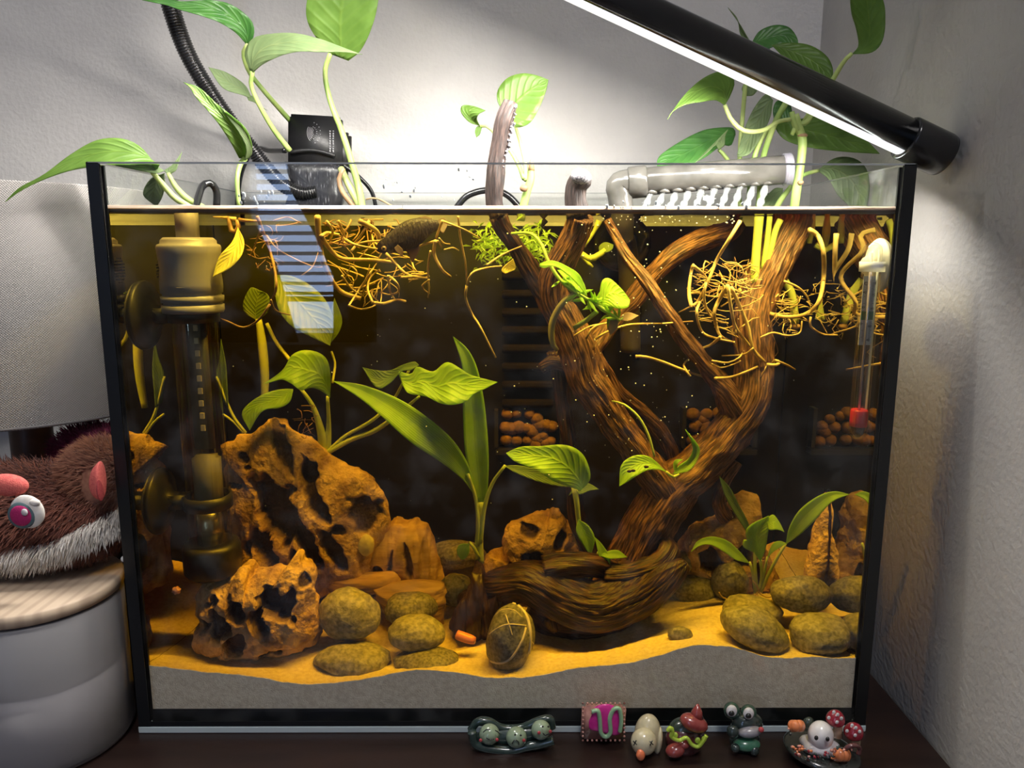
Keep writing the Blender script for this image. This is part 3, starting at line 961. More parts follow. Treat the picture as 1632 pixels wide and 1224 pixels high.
for line, rr in (([(822, 962), (838, 980), (845, 1010), (843, 1040), (842, 1062)], 2.3), ([(778, 1012), (795, 1000), (812, 995), (838, 997)], 1.0), ([(806, 980), (812, 998), (816, 1012)], 1.0),
                 ([(771, 1030), (775, 1048), (795, 1057), (815, 1048), (832, 1020), (838, 1000)], 1.6), ([(790, 980), (800, 972), (818, 972), (832, 984)], 0.8), ([(800, 966), (812, 961), (822, 963)], 1.6), ([(845, 1020), (852, 1030), (850, 1050)], .8)):
    pts = []
    for q in evenly(catmull(line, 6), 26):
        h = bv.ray_cast(CAM, ray(*q).normalized())
        if h[0] is not None and h[1].dot(ray(*q).normalized()) < -.18: pts.append((h[0] + ray(*q) * 0.00018 * rr, rr * S(.02)))
    if len(pts) > 3:
        MB().tube([(a_, r_ * 1.45) for a_, r_ in pts], 6).build('pale_vein', M_vein, vp)
# orange clay stick and snails
M_terra = mat('orange_ceramic', (0.72, 0.25, 0.13), None, rough=0.3)
o = stem('ceramic_stick', [(728, 1011, .035, 8), (735, 1014, .034, 8.5), (750, 1019, .032, 8), (757, 1021, .031, 6)], M_terra, None, 14, .002, loc=P(740, 1020, .033))
meta(o, 'short rounded orange ceramic stick lying left of the veined pebble', 'stick')
M_snail = mat('pink_snail', (0.80, 0.42, 0.28), (0.6, 0.25, 0.15), 500, 0.3)
o = MB().ball(P(281, 941, .012), (.0026, .0022, .0024), None, 20, 12, lambda d: 1 + .12 * math.sin(6 * math.atan2(d.x, d.z))).build('snail', M_snail, None, loc=P(281, 944, .012))
meta(o, 'tiny pink ramshorn snail on the glass at the lower left', 'snail')
o = MB().ball(P(196, 891, .007), (.0013, .001, .0018)).build('snail', M_bub, None, loc=P(196, 893, .007))
meta(o, 'speck of a white snail at the left corner seam', 'snail')

# ---------------------------------------------------------------- driftwood
dw = thing('driftwood', P(985, 960, 0.07), 'branching brown driftwood root rising through the tank and out of the water', 'driftwood')
wood('trunk', [(975, 945, .075, 44), (1003, 905, .075, 44), (1030, 850, .075, 42), (1065, 790, .075, 42), (1110, 750, .075, 37), (1158, 700, .075, 35), (1193, 650, .075, 32), (1206, 600, .08, 30), (1200, 545, .085, 30), (1200, 500, .09, 30),
               (1213, 450, .095, 31), (1240, 400, .10, 31), (1258, 362, .105, 31), (1262, 350, .108, 31)], M_wood, dw, seg=72, seed=1, amp=.15)
wood('branch', [(1075, 800, .07, 34), (1035, 750, .07, 28), (1003, 702, .07, 26), (966, 652, .07, 29), (937, 603, .07, 31), (922, 560, .07, 31), (902, 512, .07, 28), (880, 472, .068, 25), (880, 440, .065, 24), (898, 405, .06, 23),
                (916, 370, .055, 22), (924, 342, .05, 21)], M_wood, dw, seg=64, seed=2, amp=.16)
wood('branch_tip', [(924, 345, .05, 19), (918, 318, .05, 16), (920, 298, .05, 16), (928, 286, .047, 17), (931, 282, .046, 15)], M_woodair, dw, seed=3)
MB().ball(P(926, 281, .043), (16 * S(.043), .004, 13 * S(.043)), Euler((-0.7, 0.2, 0)).to_matrix(), 24, 14, lambda d: 1 + .08 * noise.noise(d * 4)).build('cut_end', M_min, dw)
wood('branch', [(885, 500, .072, 20), (862, 462, .07, 18), (842, 425, .068, 16), (822, 395, .065, 13), (803, 365, .062, 14), (795, 345, .06, 15)], M_wooddark, dw, seed=4, amp=.18)
wood('branch_tip', [(795, 347, .06, 14), (787, 322, .06, 13), (787, 290, .06, 15), (790, 262, .06, 14.5), (798, 225, .06, 14), (806, 190, .06, 15), (815, 163, .06, 11)], M_woodair, dw, seed=5, amp=.14)
cr = MB()
for k in range(90):
    t = random.random()
    q = evenly(catmull([(795, 332), (796, 290), (803, 255), (812, 225), (818, 195), (821, 165)], 6), 50)[int(t * 49)]
    cr.ball(P(q[0] + random.uniform(-3, 2), q[1] + random.uniform(-4, 4), .0575 + random.uniform(-.001, .002)), random.uniform(.0004, .0012), None, 7, 5)
cr.build('mineral_crust', M_min, dw)['kind'] = 'stuff'
wood('branch', [(1180, 352, .12, 12), (1160, 370, .12, 16), (1112, 383, .11, 17), (1072, 408, .10, 16), (1040, 440, .10, 15), (1015, 470, .10, 16), (985, 503, .10, 15), (955, 540, .09, 18), (930, 575, .078, 20)], M_wood, dw, seed=6)
wood('branch', [(968, 350, .09, 7), (978, 370, .09, 8), (1002, 412, .08, 10), (1032, 452, .07, 11), (1066, 505, .065, 12), (1100, 553, .065, 14), (1137, 598, .07, 16), (1160, 635, .07, 20), (1172, 680, .075, 24)], M_wood, dw, seed=7, seg=36, amp=.18)
wood('branch', [(930, 550, .07, 20), (958, 588, .08, 17), (985, 625, .085, 14), (1020, 655, .09, 13), (1052, 688, .09, 14), (1072, 722, .09, 12), (1076, 760, .09, 11), (1070, 800, .08, 14)], M_wood, dw, seed=8, seg=36, amp=.2)
wood('branch', [(885, 560, .105, 14), (893, 610, .105, 13), (897, 660, .105, 14), (905, 700, .10, 13), (914, 770, .10, 13), (922, 830, .10, 15), (945, 880, .095, 16), (985, 915, .085, 18)], M_wooddark, dw, seed=9, seg=36, amp=.2)
wood('branch', [(862, 590, .10, 9), (880, 578, .10, 12), (905, 582, .095, 12), (925, 590, .08, 12)], M_wooddark, dw, seed=10, seg=30)
wood('branch', [(1172, 735, .09, 12), (1152, 775, .09, 10), (1147, 805, .095, 12), (1160, 830, .10, 14), (1165, 850, .10, 10)], M_wood, dw, seed=11, seg=30)
wood('root', [(975, 905, .06, 18), (935, 900, .05, 22), (905, 905, .05, 26), (870, 915, .05, 28)], M_wooddark, dw, seed=12, seg=40)
wood('root', [(1040, 880, .07, 24), (1060, 885, .06, 26), (1040, 905, .055, 26), (1000, 915, .055, 26), (960, 915, .055, 26)], M_wooddark, dw, seed=13, seg=40, amp=.25)
log = thing('fallen_log', P(900, 1000, 0.05), 'thick curved dark log lying across the sand with its right tip raised', 'driftwood')
wood('log_body', [(772, 948, .058, 14), (790, 938, .056, 28), (830, 928, .052, 34), (880, 942, .048, 42), (930, 962, .046, 44), (980, 964, .046, 40), (1025, 945, .046, 33), (1060, 920, .046, 26), (1088, 900, .046, 14), (1094, 896, .046, 6)], M_wooddark, log, seg=96, seed=20, amp=.12, twist=.2)
wood('log_body', [(845, 965, .062, 26), (885, 985, .060, 32), (935, 1000, .058, 24), (985, 985, .058, 24), (1020, 965, .058, 18)], M_wooddark, log, seg=48, seed=21, amp=.25)
wood('log_stub', [(872, 985, .044, 12), (880, 998, .042, 9), (886, 1008, .04, 5)], M_wooddark, log, seg=24, seed=22)
st = stone('dark_stump', [(764, 898), (752, 900), (748, 925), (730, 955), (722, 985), (722, 1002), (760, 1016), (810, 1010), (815, 950), (800, 922), (778, 925), (770, 905)], .060, .018, M_wooddark, seed=23, freq=90, stretch=(2.5, 1, .4), amp=.003, ridge=.004)
meta(st, 'near-black splintered wood stump left of the veined pebble', 'driftwood')

# ---------------------------------------------------------------- clip-lamp
lamp = thing('clip_lamp', (-0.13, TD, 0.30), 'black gooseneck clip lamp with a glowing LED bar across the tank top', 'lamp')
ax = BAR_DIR
side = BAR_N - ax * BAR_N.dot(ax)
side.normalize()
tang = ax.cross(side)
RB = 0.0108


def prism(prof, a, b):
    vs, fs = [], []
    n = len(prof)
    for base in (a, b):
        for (s, t) in prof:
            vs.append(base + side * s + tang * t)
    for i in range(n):
        fs.append([i, (i + 1) % n, n + (i + 1) % n, n + i])
    fs += [list(range(n))[::-1], list(range(n, 2 * n))]
    return vs, fs


k0 = 0.0060
aa = math.acos(k0 / RB)
prof = [(RB * math.cos(t), RB * math.sin(t)) for t in np.linspace(aa, 2 * PI - aa, 30)]
vs, fs = prism(prof, BAR_R, BAR_L)
mesh('lamp_bar', vs, fs, M_blackgl, lamp)
hw = RB * math.sin(aa) * 0.97
prof = [(k0 + 0.0001, -hw)] + [(k0 + 0.0040 * math.cos(t * PI / 2) ** .6, hw * t) for t in np.linspace(-1, 1, 15)[1:-1]] + [(k0 + 0.0001, hw)]
vs, fs = prism(prof, BAR_R + ax * 0.004, BAR_L - ax * 0.004)
mesh('led_diffuser', vs, fs, emit('led_glow', (0.96, 0.97, 1.0), 0.9), lamp)
cp_ = MB()
cp_.lathe(BAR_R - ax * 0.0120, [(0.0001, 0), (0.0098, 0), (0.0119, 0.0012), (0.0124, 0.0035), (0.0124, 0.0265), (0.0118, 0.0275)], ax, 40)
cp_.build('end_cap', M_blackgl, lamp)
cp_ = MB(); cp_.lathe(BAR_L - ax * 0.015, [(0.0113, 0), (0.0113, 0.027), (0.009, 0.030)], ax, 40); cp_.build('end_cap', M_blackgl, lamp)
for l_ in (led_light, led_light_b):
    l_.parent = lamp
    l_.matrix_parent_inverse = Matrix.Translation(-Vector(lamp.location))
# second head of the lamp, level, above the left half of the tank
MB().lathe((-0.24, 0.018, 0.504), [(.0095, 0), (.0108, .002), (.0108, .216), (.0095, .218)], (1, 0, 0), 32).build('lamp_bar', M_blackgl, lamp)
MB().box((-0.13, 0.018, 0.4945), (.20, .012, .002)).build('led_diffuser', bpy.data.materials['led_glow'], lamp, smooth=False)
MB().tube([(Vector((-0.10, .03, .51)), .006), (Vector((-0.12, .05, .55)), .006), (Vector((-0.17, .07, .585)), .006)], 12).build('bar_joint', M_blackgl, lamp)
gp = [tuple(P(a, b, c)) + (d * S(c),) for a, b, c, d in ((505, 306, .188, 9), (480, 308, .187, 10), (450, 294, .185, 10.5), (425, 268, .182, 10.5), (402, 238, .178, 10.5), (372, 200, .172, 10.5), (338, 152, .166, 11), (302, 92, .160, 11.5), (278, 30, .156, 12), (264, -30, .152, 12))]
r_ = gp[-1][3]
gp += [(-0.235, .14, .53, r_), (-0.215, .115, .575, r_), (-0.17, .07, .585, r_), tuple(BAR_L + ax * 0.012) + (r_,)]
c = evenly(catmull(gp, 12), 1700)
pp = [(Vector(q[:3]), float(q[3]) * (0.96 + 0.16 * abs(math.sin(i * PI / 7.0)))) for i, q in enumerate(c)]
MB().tube(pp, 20).build('gooseneck', M_blackgl, lamp)
# the clip body with embossed arcs
c0 = P(500, 236, .196)
Rz = Euler((0, math.radians(3), 0)).to_matrix()
MB().box(P(503, 232, .196), (80 * S(.196), .010, 86 * S(.196)), Rz, .0022).build('clip_body', M_black, lamp)
MB().box(P(545, 245, .206), (28 * S(.2), .010, 62 * S(.2)), Rz, .0025).build('clip_spring', M_black, lamp)
M_clipf = mat('splashed_black_plastic', (0.018, 0.018, 0.022), (0.20, 0.20, 0.22), 900, 0.35, 0.4, 300, map_=(1, 1, .12), lo=.60, hi=.72, detail=3)
stone('clip_foot', [(455, 258), (540, 262), (545, 290), (540, 336), (460, 336), (462, 310), (470, 300), (460, 280)], .196, .010, M_clipf, seed=30, amp=.0006, freq=150, N=90, M=40, parent=lamp, flat=.35)
MB().tube([(P(462 + 8 * i, 243 - 6 * math.sin(i / 9 * PI) + i * 0.6, .189), .0016) for i in range(10)], 8).build('clip_ridge', M_black, lamp)
arcs = MB()
M_arc = mat('embossed_grey', (0.35, 0.35, 0.37), None, rough=.25)
for k in range(5):
    rr = 6 + 3.0 * k
    arcs = MB()
    arcs.tube([(P(503 - rr * math.cos(t) * .75, 211 - rr * math.sin(t) * .95, .1905), .00022) for t in np.linspace(-.9, .95 - .1 * k, 12)], 5)
    arcs.build('embossed_arc', M_arc, lamp)
dt = MB()
for k in range(16):
    t = -1.2 + 2.5 * (k % 8) / 7
    rr = 10 + 7 * (k // 8)
    dt.ball(P(497 + rr * math.cos(t) * .8, 212 - rr * math.sin(t), .1905), .0004, None, 6, 4)
dt.build('embossed_dots', M_arc, lamp)['kind'] = 'stuff'
lt = MB()
for row, x in enumerate((526, 531)):
    for k in range(9):
        lt.box(P(x, 209 + 4.0 * k, .1905), (.0011, .0004, .0008 + .0005 * ((k * 7 + row * 3) % 3)))
lt.build('embossed_lettering', M_arc, lamp)['kind'] = 'stuff'

# cables
def cable(pts, label, r=None):
    o = stem('cable', pts, M_blackgl, None, 10, .003, loc=P(*pts[0][:3]))
    meta(o, label, 'cable')


cable([(455, 240, .20, 4), (430, 240, .215, 4), (412, 237, .225, 4), (395, 250, .229, 4), (380, 300, .236, 4), (378, 420, .2375, 4)], 'black cable leading left from the back of the lamp clip')
cable([(545, 262, .198, 3.2), (570, 280, .20, 3.2), (592, 305, .205, 3.2), (600, 335, .21, 3.2), (604, 352, .21, 3.2)], 'thin black cable arching right of the lamp clip down into the water')
cable([(722, 338, .18, 5), (745, 312, .18, 5), (780, 303, .18, 5), (810, 312, .18, 5), (840, 345, .18, 5)], 'black cable looped behind the upright driftwood stick')
cable([(345, 330, .10, 5.5), (345, 305, .10, 5.5), (335, 292, .095, 5.5), (322, 298, .09, 5.5), (312, 330, .06, 5.5), (308, 352, .05, 6), (304, 372, .042, 6)], 'black heater cable hooking up out of the water at the left')
cable([(870, 350, .14, 5), (862, 362, .14, 5), (878, 385, .14, 5), (886, 402, .14, 5)], 'short black pump cable just under the surface left of the cut branch')

# ---------------------------------------------------------------- heater
ht = thing('aquarium_heater', P(335, 925, .04), 'tubular glass heater with a taupe plastic head hung in the left corner', 'heater')
HY = .040
hax = (P(299, 390, HY) - P(338, 900, HY)).normalized()
hb = P(337, 868, HY)
hlen = (P(304, 495, HY) - hb).length
MB().lathe(hb, [(.0130, 0), (.0130, hlen)], hax, 48, cap=False).build('glass_tube', M_tube, ht)
hr = .0130
ht0 = hb + hax * hlen
sF = S(HY)
MB().lathe(ht0, [(.0175, -.001), (.0180, .0005), (.0180, .0038), (.0165, .0040), (.0165, .0048), (.0180, .0052), (.0182, .0090), (.0168, .0094), (.0168, .0104), (.0178, .011), (.0180, .016), (.0172, .026), (.0180, .034), (.0184, .038), (.0178, .0396), (.0160, .0402), (.0160, .0420), (.0140, .0438)], hax, 56).build('head', M_heat, ht)
MB().box(ht0 + hax * .052, (.0112, .0105, .022), Euler((0, 0, 0)).to_matrix(), .0012).build('handle', M_heat, ht)
sm = MB(); sm.tube([(ht0 + hax * (.0215 - .0068 * math.sin(t)) + Vector((.0118 * math.cos(t), -.0176 + .006 * math.cos(t) ** 2 * 1.0, 0)), .0005) for t in np.linspace(.15, PI - .15, 22)], 6)
sm.build('moulded_arc', M_heat, ht)
dts = MB()
for i in range(9):
    for j in range(7):
        if (i - 4) ** 2 / 20 + (j - 3) ** 2 / 12 < 1:
            dts.ball(ht0 + hax * (.017 + i * .0018) + Vector((-.0176, -.006 + j * .0019, 0)), .0006, None, 6, 4)
dts.build('grip_dots', M_black, ht)['kind'] = 'stuff'
M_core = mat('heater_core_grey', (0.05, 0.045, 0.045), (0.09, 0.08, 0.075), 200, 0.4)
MB().box(hb + hax * (hlen * .70) + Vector((.0, .002, 0)), (.0125, .003, hlen * .56), Matrix.Rotation(math.atan2(hax.x, hax.z), 3, 'Y'), .0004).build('circuit_board', M_core, ht)
MB().box(hb + hax * (hlen * .27) + Vector((.001, .0, 0)), (.0165, .010, hlen * .26), Matrix.Rotation(math.atan2(hax.x, hax.z), 3, 'Y'), .002).build('ceramic_core', mat('grey_ceramic', (.16, .15, .13), None, rough=.5), ht)
MB().lathe(hb + hax * .002, [(.0085, 0), (.0085, hlen * .14)], hax, 30).build('metal_sleeve', M_chrome, ht)
for k in range(9):
    MB().box(hb + hax * (hlen * (.93 - k * .052)) + Vector((.0008, -.0010, 0)), (.0026, .0012, .0036)).build('indicator_mark', mat('warm_white_mark', (.62, .55, .46), None, rough=.5) if k == 0 else bpy.data.materials['warm_white_mark'], ht, smooth=False)
rods = ((-.0045, .006, M_chrome), (.0052, .004, M_chrome))
for dx, dy, mm_ in rods:
    MB().tube([(hb + hax * .01 + Vector((dx, dy, 0)), .0006), (hb + hax * (hlen - .002) + Vector((dx, dy, 0)), .0006)], 6).build('support_wire', mm_, ht)
for k, (f, wd) in enumerate(((.955, .0245), (.17, .0245))):
    cc = hb + hax * (hlen * f)
    MB().lathe(cc, [(.0133, 0), (.0150, 0), (.0150, .0085), (.0133, .0085)], hax, 44, cap=False).build('bracket_ring', M_black, ht)
    hbk = MB()
    hbk.box(cc + hax * .004 + Vector((-.0195, .0, 0)), (.014, .012, .009), None, .001)
    hbk.build('bracket_arm', M_black, ht)
    if True:
        cxw = -wx + .0004
        MB().lathe(Vector((cxw, cc.y, cc.z + .004)), [(.0215, 0), (.0205, .0018), (.012, .0045), (.0065, .0075), (.0055, .012)], (1, 0, 0), 44).build('suction_cup', M_black, ht)
MB().lathe(hb - hax * .0195, [(.0155, 0), (.0178, .003), (.0180, .018), (.0168, .0215), (.0133, .0215)], hax, 44).build('bottom_guard', M_black, ht)

# ---------------------------------------------------------------- thermometer
TY = .0114
th = thing('thermometer', P(1366, 706, TY), 'glass stick thermometer with red weight held by a white suction cup at right', 'thermometer')
ta, tb = P(1366, 700, TY), P(1392, 386, TY)
tax = (tb - ta).normalized(); tl = (tb - ta).length
trr = 14.5 * S(TY)
prof = [(.0002, -.0002)] + [(trr * math.sin(t), trr * (1 - math.cos(t))) for t in np.linspace(.15, PI / 2, 8)] + [(trr, tl - trr)] + [(trr * math.cos(t), tl - trr + trr * math.sin(t)) for t in np.linspace(.1, 1.5, 8)]
MB().lathe(ta, prof, tax, 36, cap=False).build('glass_tube', glassmat('thermometer_glass', (.94, .94, .93), .12), th)
MB().lathe(ta + tax * (22 * S(TY)), [(.0001, 0), (trr * .9, 0), (trr * .93, .003), (trr * .93, .0092), (trr * .8, .0102), (.001, .0098)], tax, 32).build('red_weight', M_red, th)
MB().lathe(ta + tax * .0012, [(.001, 0), (trr * .6, .002), (trr * .75, .0065)], tax, 24).build('steel_shot', M_ink, th)
RT_ = Matrix.Rotation(math.atan2(tax.x, tax.z), 3, 'Y')
mid = (P(1376, 550, TY) + P(1391, 440, TY)) / 2
cl = (P(1376, 550, TY) - P(1391, 440, TY)).length
dvec = Vector((0, .0006, 0))
MB().box(mid + dvec, (.0078, .0004, cl), RT_).build('scale_card', M_paper, th, smooth=False)
MB().box(P(1384, 503, TY) + dvec * .4, (.0078, .0004, .0050), RT_).build('green_band', M_green, th, smooth=False)
tk = MB()
for i in range(44):
    t = i / 43
    c = mid + tax * (cl * (0.40 - .84 * t)) + Vector((0, .0001, 0))
    ln = .0016 if i % 5 == 0 else .0009
    tk.box(c + Vector((-.0013 - ln / 2, 0, 0)), (ln, .0002, .00018), RT_)
    tk.box(c + Vector((.0013 + ln / 2, 0, 0)), (ln, .0002, .00018), RT_)
tk.build('scale_ticks', M_ink, th)['kind'] = 'stuff'


def text(body, loc, size, m, parent, rot=(PI / 2, 0, 0), name='lettering', ext=.00005):
    cu = bpy.data.curves.new(name, 'FONT')
    cu.body = body; cu.size = size; cu.extrude = ext; cu.align_x = 'CENTER'; cu.align_y = 'CENTER'
    cu.materials.append(m)
    t_ = bpy.data.objects.new(name, cu)
    COL.objects.link(t_)
    me = bpy.data.meshes.new_from_object(t_.evaluated_get(bpy.context.evaluated_depsgraph_get()))
    bpy.data.objects.remove(t_)
    o = bpy.data.objects.new(name, me)
    o.parent = parent
    o.location = Vector(loc) - origin(parent)
    o.rotation_euler = rot
    COL.objects.link(o)
    return o


ty = math.atan2(tax.x, tax.z)
text('C', P(1380, 452, TY) , .0028, M_ink, th, (PI / 2, ty, 0))
text('F', P(1396, 452, TY) , .0028, M_ink, th, (PI / 2, ty, 0))
for s_, px, py in (('40', 1378, 466), ('30', 1375, 490), ('20', 1371, 516), ('10', 1367, 540), ('100', 1394, 470), ('80', 1390, 492), ('60', 1386, 520), ('40', 1383, 542)):
    text(s_, P(px, py, TY), .0020, M_ink, th, (PI / 2, ty, 0))
MB().tube([(ta + tax * .016 + Vector((-.0002, .0002, 0)), .0007), (tb - tax * .006 + Vector((-.0002, .0002, 0)), .0007)], 8).build('capillary', mat('capillary_pink', (.62, .5, .5), None, rough=.3), th)
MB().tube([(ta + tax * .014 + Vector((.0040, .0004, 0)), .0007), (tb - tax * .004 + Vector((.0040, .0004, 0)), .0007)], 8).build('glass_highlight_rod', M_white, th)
MB().lathe(P(1390, 425, TY) , [(trr * 1.08, -.0028), (trr * 1.3, -.0028), (trr * 1.3, .0028), (trr * 1.08, .0028)], tax, 36, cap=False).build('holder_ring', M_white, th)
sc_c = Vector((wx - .0004, TY + .0110, P(1405, 424, TY).z))
MB().box((P(1402, 424, TY) + Vector((.0015, .0048, 0))), (.0075, .0100, .0052), None, .0006).build('holder_arm', M_white, th)
MB().lathe(sc_c, [(.0158, 0), (.0150, .0012), (.010, .0032), (.006, .0060), (.0045, .0085)], (-1, 0, 0), 44).build('suction_cup', M_white, th)

# ---------------------------------------------------------------- spray bar
SY = .115
sb = thing('spray_bar', P(1000, 335, SY), 'grey translucent spray bar with ten nozzles jetting above the water', 'filter outlet')
a, b = P(1010, 291, SY), P(1252, 270, SY - .012)
sax = (b - a).normalized(); sl = (b - a).length
MB().lathe(a, [(.0085, 0), (.0095, .0005), (.0095, sl * .5), (.0097, sl)], sax, 40).build('bar_tube', M_spray, sb)
MB().lathe(a - sax * .004, [(.0100, 0), (.0108, .001), (.0108, .012), (.0100, .013)], sax, 40).build('collar', M_spray, sb)
stem('elbow', [(1022, 290, SY, 20), (995, 292, SY, 20), (985, 297, SY, 19), (988, 312, SY, 19), (991, 345, SY, 18), (994, 380, SY + .01, 16)], M_spray, sb, 28, .0015)
MB().lathe(b - sax * .002, [(.0098, 0), (.0106, .0006), (.0106, .0050), (.0098, .0058), (.007, .0060)], sax, 44).build('end_cap', M_cap, sb)
for k in range(10):
    t = k / 9
    px, py = 1038 + 184 * t, 306 - 15 * t
    q = P(px, py, SY - .004 - .008 * t)
    MB().lathe(q + Vector((0, 0, .0045)), [(.0030, 0), (.0042, -.0035), (.0046, -.0045), (.0042, -.0058), (.0030, -.0060)], (0, 0, 1), 18).build('nozzle', M_spray, sb)
    e = P(px - 12, py + 28 + 12 * t, SY - .012 - .008 * t)
    jp = [(q + (e - q) * u + Vector((0, 0, .0006 * math.sin(u * 9))), .0021 + .0006 * math.sin(u * 14 + k)) for u in np.linspace(0, 1, 12)]
    MB().tube(jp, 10).build('water_jet', M_clear, sb)
pp_ = thing('outlet_pipe', P(1015, 560, .14), 'dim grey outlet pipe and round black pump face behind the bubbles', 'pump')
stem('pipe', [(994, 375, .128, 15), (1000, 400, .14, 16), (1003, 470, .145, 16), (1005, 560, .147, 16)], mat('dim_grey_pipe', (.05, .045, .035), None, rough=.4), pp_, 24, .004)
MB().lathe(P(990, 388, .150), [(.0215, .005), (.0215, -.004), (.0195, -.006), (.008, -.006), (.007, -.004)], (0, 1, 0), 48).build('pump_face', M_blackgl, pp_)

# ---------------------------------------------------------------- fish
FYH = .050
fi = thing('fish', P(655, 400, FYH), 'dark plum-brown fish nosing left among the pothos roots', 'fish')
spine = catmull([(600, 397, 3), (606, 394, 9), (622, 388, 15), (645, 377, 21), (665, 369, 20), (682, 362, 13), (694, 359, 8), (700, 358, 6)], 6)
vs, fs = [], []
for i, q in enumerate(spine):
    c = P(q[0], q[1], FYH); rz = q[2] * S(FYH); t = i / (len(spine) - 1)
    for j in range(24):
        an = 2 * PI * j / 24
        vs.append(c + Vector((-.35 * math.sin(an) * rz * .5, math.cos(an) * rz * .42, math.sin(an) * rz)))
for i in range(len(spine) - 1):
    for j in range(24):
        a_ = i * 24 + j; b_ = i * 24 + (j + 1) % 24
        fs.append([a_, b_, b_ + 24, a_ + 24])
fs += [list(range(24))[::-1], [(len(spine) - 1) * 24 + j for j in range(24)]]
mesh('body', vs, fs, M_fish, fi)
leaf('dorsal_fin', [(632, 372), (655, 352), (676, 345), (688, 348)], [(632, 374), (655, 362), (672, 358), (688, 352)], FYH, M_fin, fi, .1)
leaf('tail_fin', [(694, 356), (700, 350), (708, 348), (714, 356)], [(694, 362), (700, 366), (706, 372), (712, 362)], FYH + .002, M_fin, fi, .1)
leaf('anal_fin', [(645, 396), (652, 408), (656, 418)], [(668, 388), (668, 400), (658, 418)], FYH, M_fin, fi, .1)
leaf('pectoral_fin', [(628, 395), (632, 402), (640, 408)], [(634, 390), (642, 398), (642, 408)], FYH - .006, M_fin, fi, .1)
ey = P(612, 396, FYH - .0022)
MB().ball(ey, .0016).build('eye', mat('fish_eye_ring', (.18, .12, .09), None, rough=.2), fi)
MB().ball(ey + Vector((0, -.0010, 0)), .0009).build('pupil', M_blackgl, fi)

# ---------------------------------------------------------------- bubbles
bb = MB()
rs = random.Random(3)
for k in range(330):
    if k < 190:
        px, py = rs.gauss(1010, 70), rs.uniform(350, 720)
        if px < 760: px = 1000
    elif k < 250:
        px, py = rs.uniform(960, 1180), rs.uniform(344, 356)
    else:
        px, py = rs.uniform(360, 1340), rs.uniform(420, 860)
    bb.ball(P(px, py, rs.uniform(.02, .06)), rs.choice([.0002, .00026, .00034, .0005]) * (1.0 if k < 250 else .8), None, 6, 4)
meta(bb.build('air_bubbles', M_bub, None, loc=P(1010, 500, .04)), 'swarm of tiny white air bubbles drifting under the spray bar', 'bubbles', kind='stuff')
dr = MB()
for k in range(70):
    px, py = rs.choice([(rs.uniform(600, 760), rs.uniform(265, 330)), (rs.uniform(380, 440), rs.uniform(305, 325)), (rs.uniform(960, 1200), rs.uniform(320, 331))])
    r0 = rs.choice([.0003, .0005, .0008])
    dr.ball(P(px, py, G + .0004), (r0, .0002, r0 * rs.uniform(.8, 2)), None, 7, 5)
meta(dr.build('water_droplets', M_bub, None, loc=P(680, 300, G)), 'water droplets splashed on the glass above the water line', 'droplets', kind='stuff')

# ---------------------------------------------------------------- pothos above the water
def pothos(name, loc, label):
    return thing(name, loc, label, 'plant', 'pothos cuttings rooted in the tank')


# far left: long leaf reaching over the lampshade
p1 = pothos('pothos_cutting', P(330, 330, .06), 'pothos cutting whose long leaf reaches left over the lampshade')
leaf('leaf', [(243, 274), (238, 250), (215, 228), (185, 220), (150, 225), (110, 248), (70, 278), (30, 300), (8, 322)],
     [(243, 274), (255, 266), (250, 262), (215, 262), (170, 264), (120, 270), (75, 284), (35, 303), (8, 322)], [.055, .045, .03], M_leafair, p1, .25, n=30)
leaf('leaf', [(262, 272), (235, 258), (190, 258), (150, 262)], [(262, 272), (245, 276), (200, 268), (150, 262)], [.055, .05], M_leafund, p1, .1, label='pale underside fold of the leaf')
leaf('leaf', [(270, 278), (262, 272), (275, 262), (290, 242)], [(270, 278), (280, 272), (284, 262), (290, 242)], [.07, .075], M_leafund, p1, .3)
leaf('leaf', [(262, 276), (240, 285), (228, 310), (250, 330)], [(262, 276), (262, 300), (258, 315), (250, 330)], [.07, .08], M_leafund, p1, .2)
stem('stem', [(240, 272, .055, 3.5), (258, 292, .06, 4.5), (278, 315, .065, 5), (303, 330, .065, 5)], M_stemy, p1)
stem('stem', [(268, 276, .07, 3), (280, 298, .07, 4.5), (300, 318, .07, 5), (324, 331, .07, 5)], M_stemy, p1)

# hanging leaf + its submerged yellow leaf
p2 = pothos('pothos_cutting', P(376, 345, .05), 'pothos cutting with one drooping leaf above and a yellow leaf under water')
leaf('leaf', [(399, 250), (402, 232), (392, 205), (370, 185), (345, 165), (318, 140), (292, 131)], [(381, 252), (368, 228), (350, 200), (330, 175), (312, 155), (303, 140), (292, 131)], [.07, .05, .05], M_leafair, p2, .35, n=28)
leaf('leaf', [(399, 250), (402, 240), (395, 215), (372, 190), (350, 168)], [(390, 256), (392, 235), (380, 210), (365, 190), (350, 168)], [.068, .047], M_leafund, p2, .1, label='pale inner half of the drooping leaf')
stem('stem', [(391, 252, .07, 4.5), (383, 262, .068, 4), (378, 285, .06, 3.5), (379, 310, .06, 3.5), (382, 332, .06, 3.5)], M_stem, p2)
stem('stem', [(366, 345, .05, 4), (367, 362, .05, 4), (372, 372, .05, 4.5), (380, 364, .05, 4), (378, 350, .05, 3.5)], M_rootb, p2)
stem('root', [(376, 350, .05, 4), (360, 347, .05, 2.4), (340, 346, .055, 1.2)], M_root, p2)
stem('root', [(380, 350, .05, 3), (398, 352, .05, 2.4), (416, 352, .055, 1.0)], M_rootb, p2)
leaf('leaf', [(379, 362), (370, 385), (352, 405), (345, 420), (339, 441)], [(379, 362), (389, 385), (384, 408), (365, 428), (339, 441)], [.045, .035, .03], M_leafyel, p2, .5, n=26, label='yellow submerged leaf')

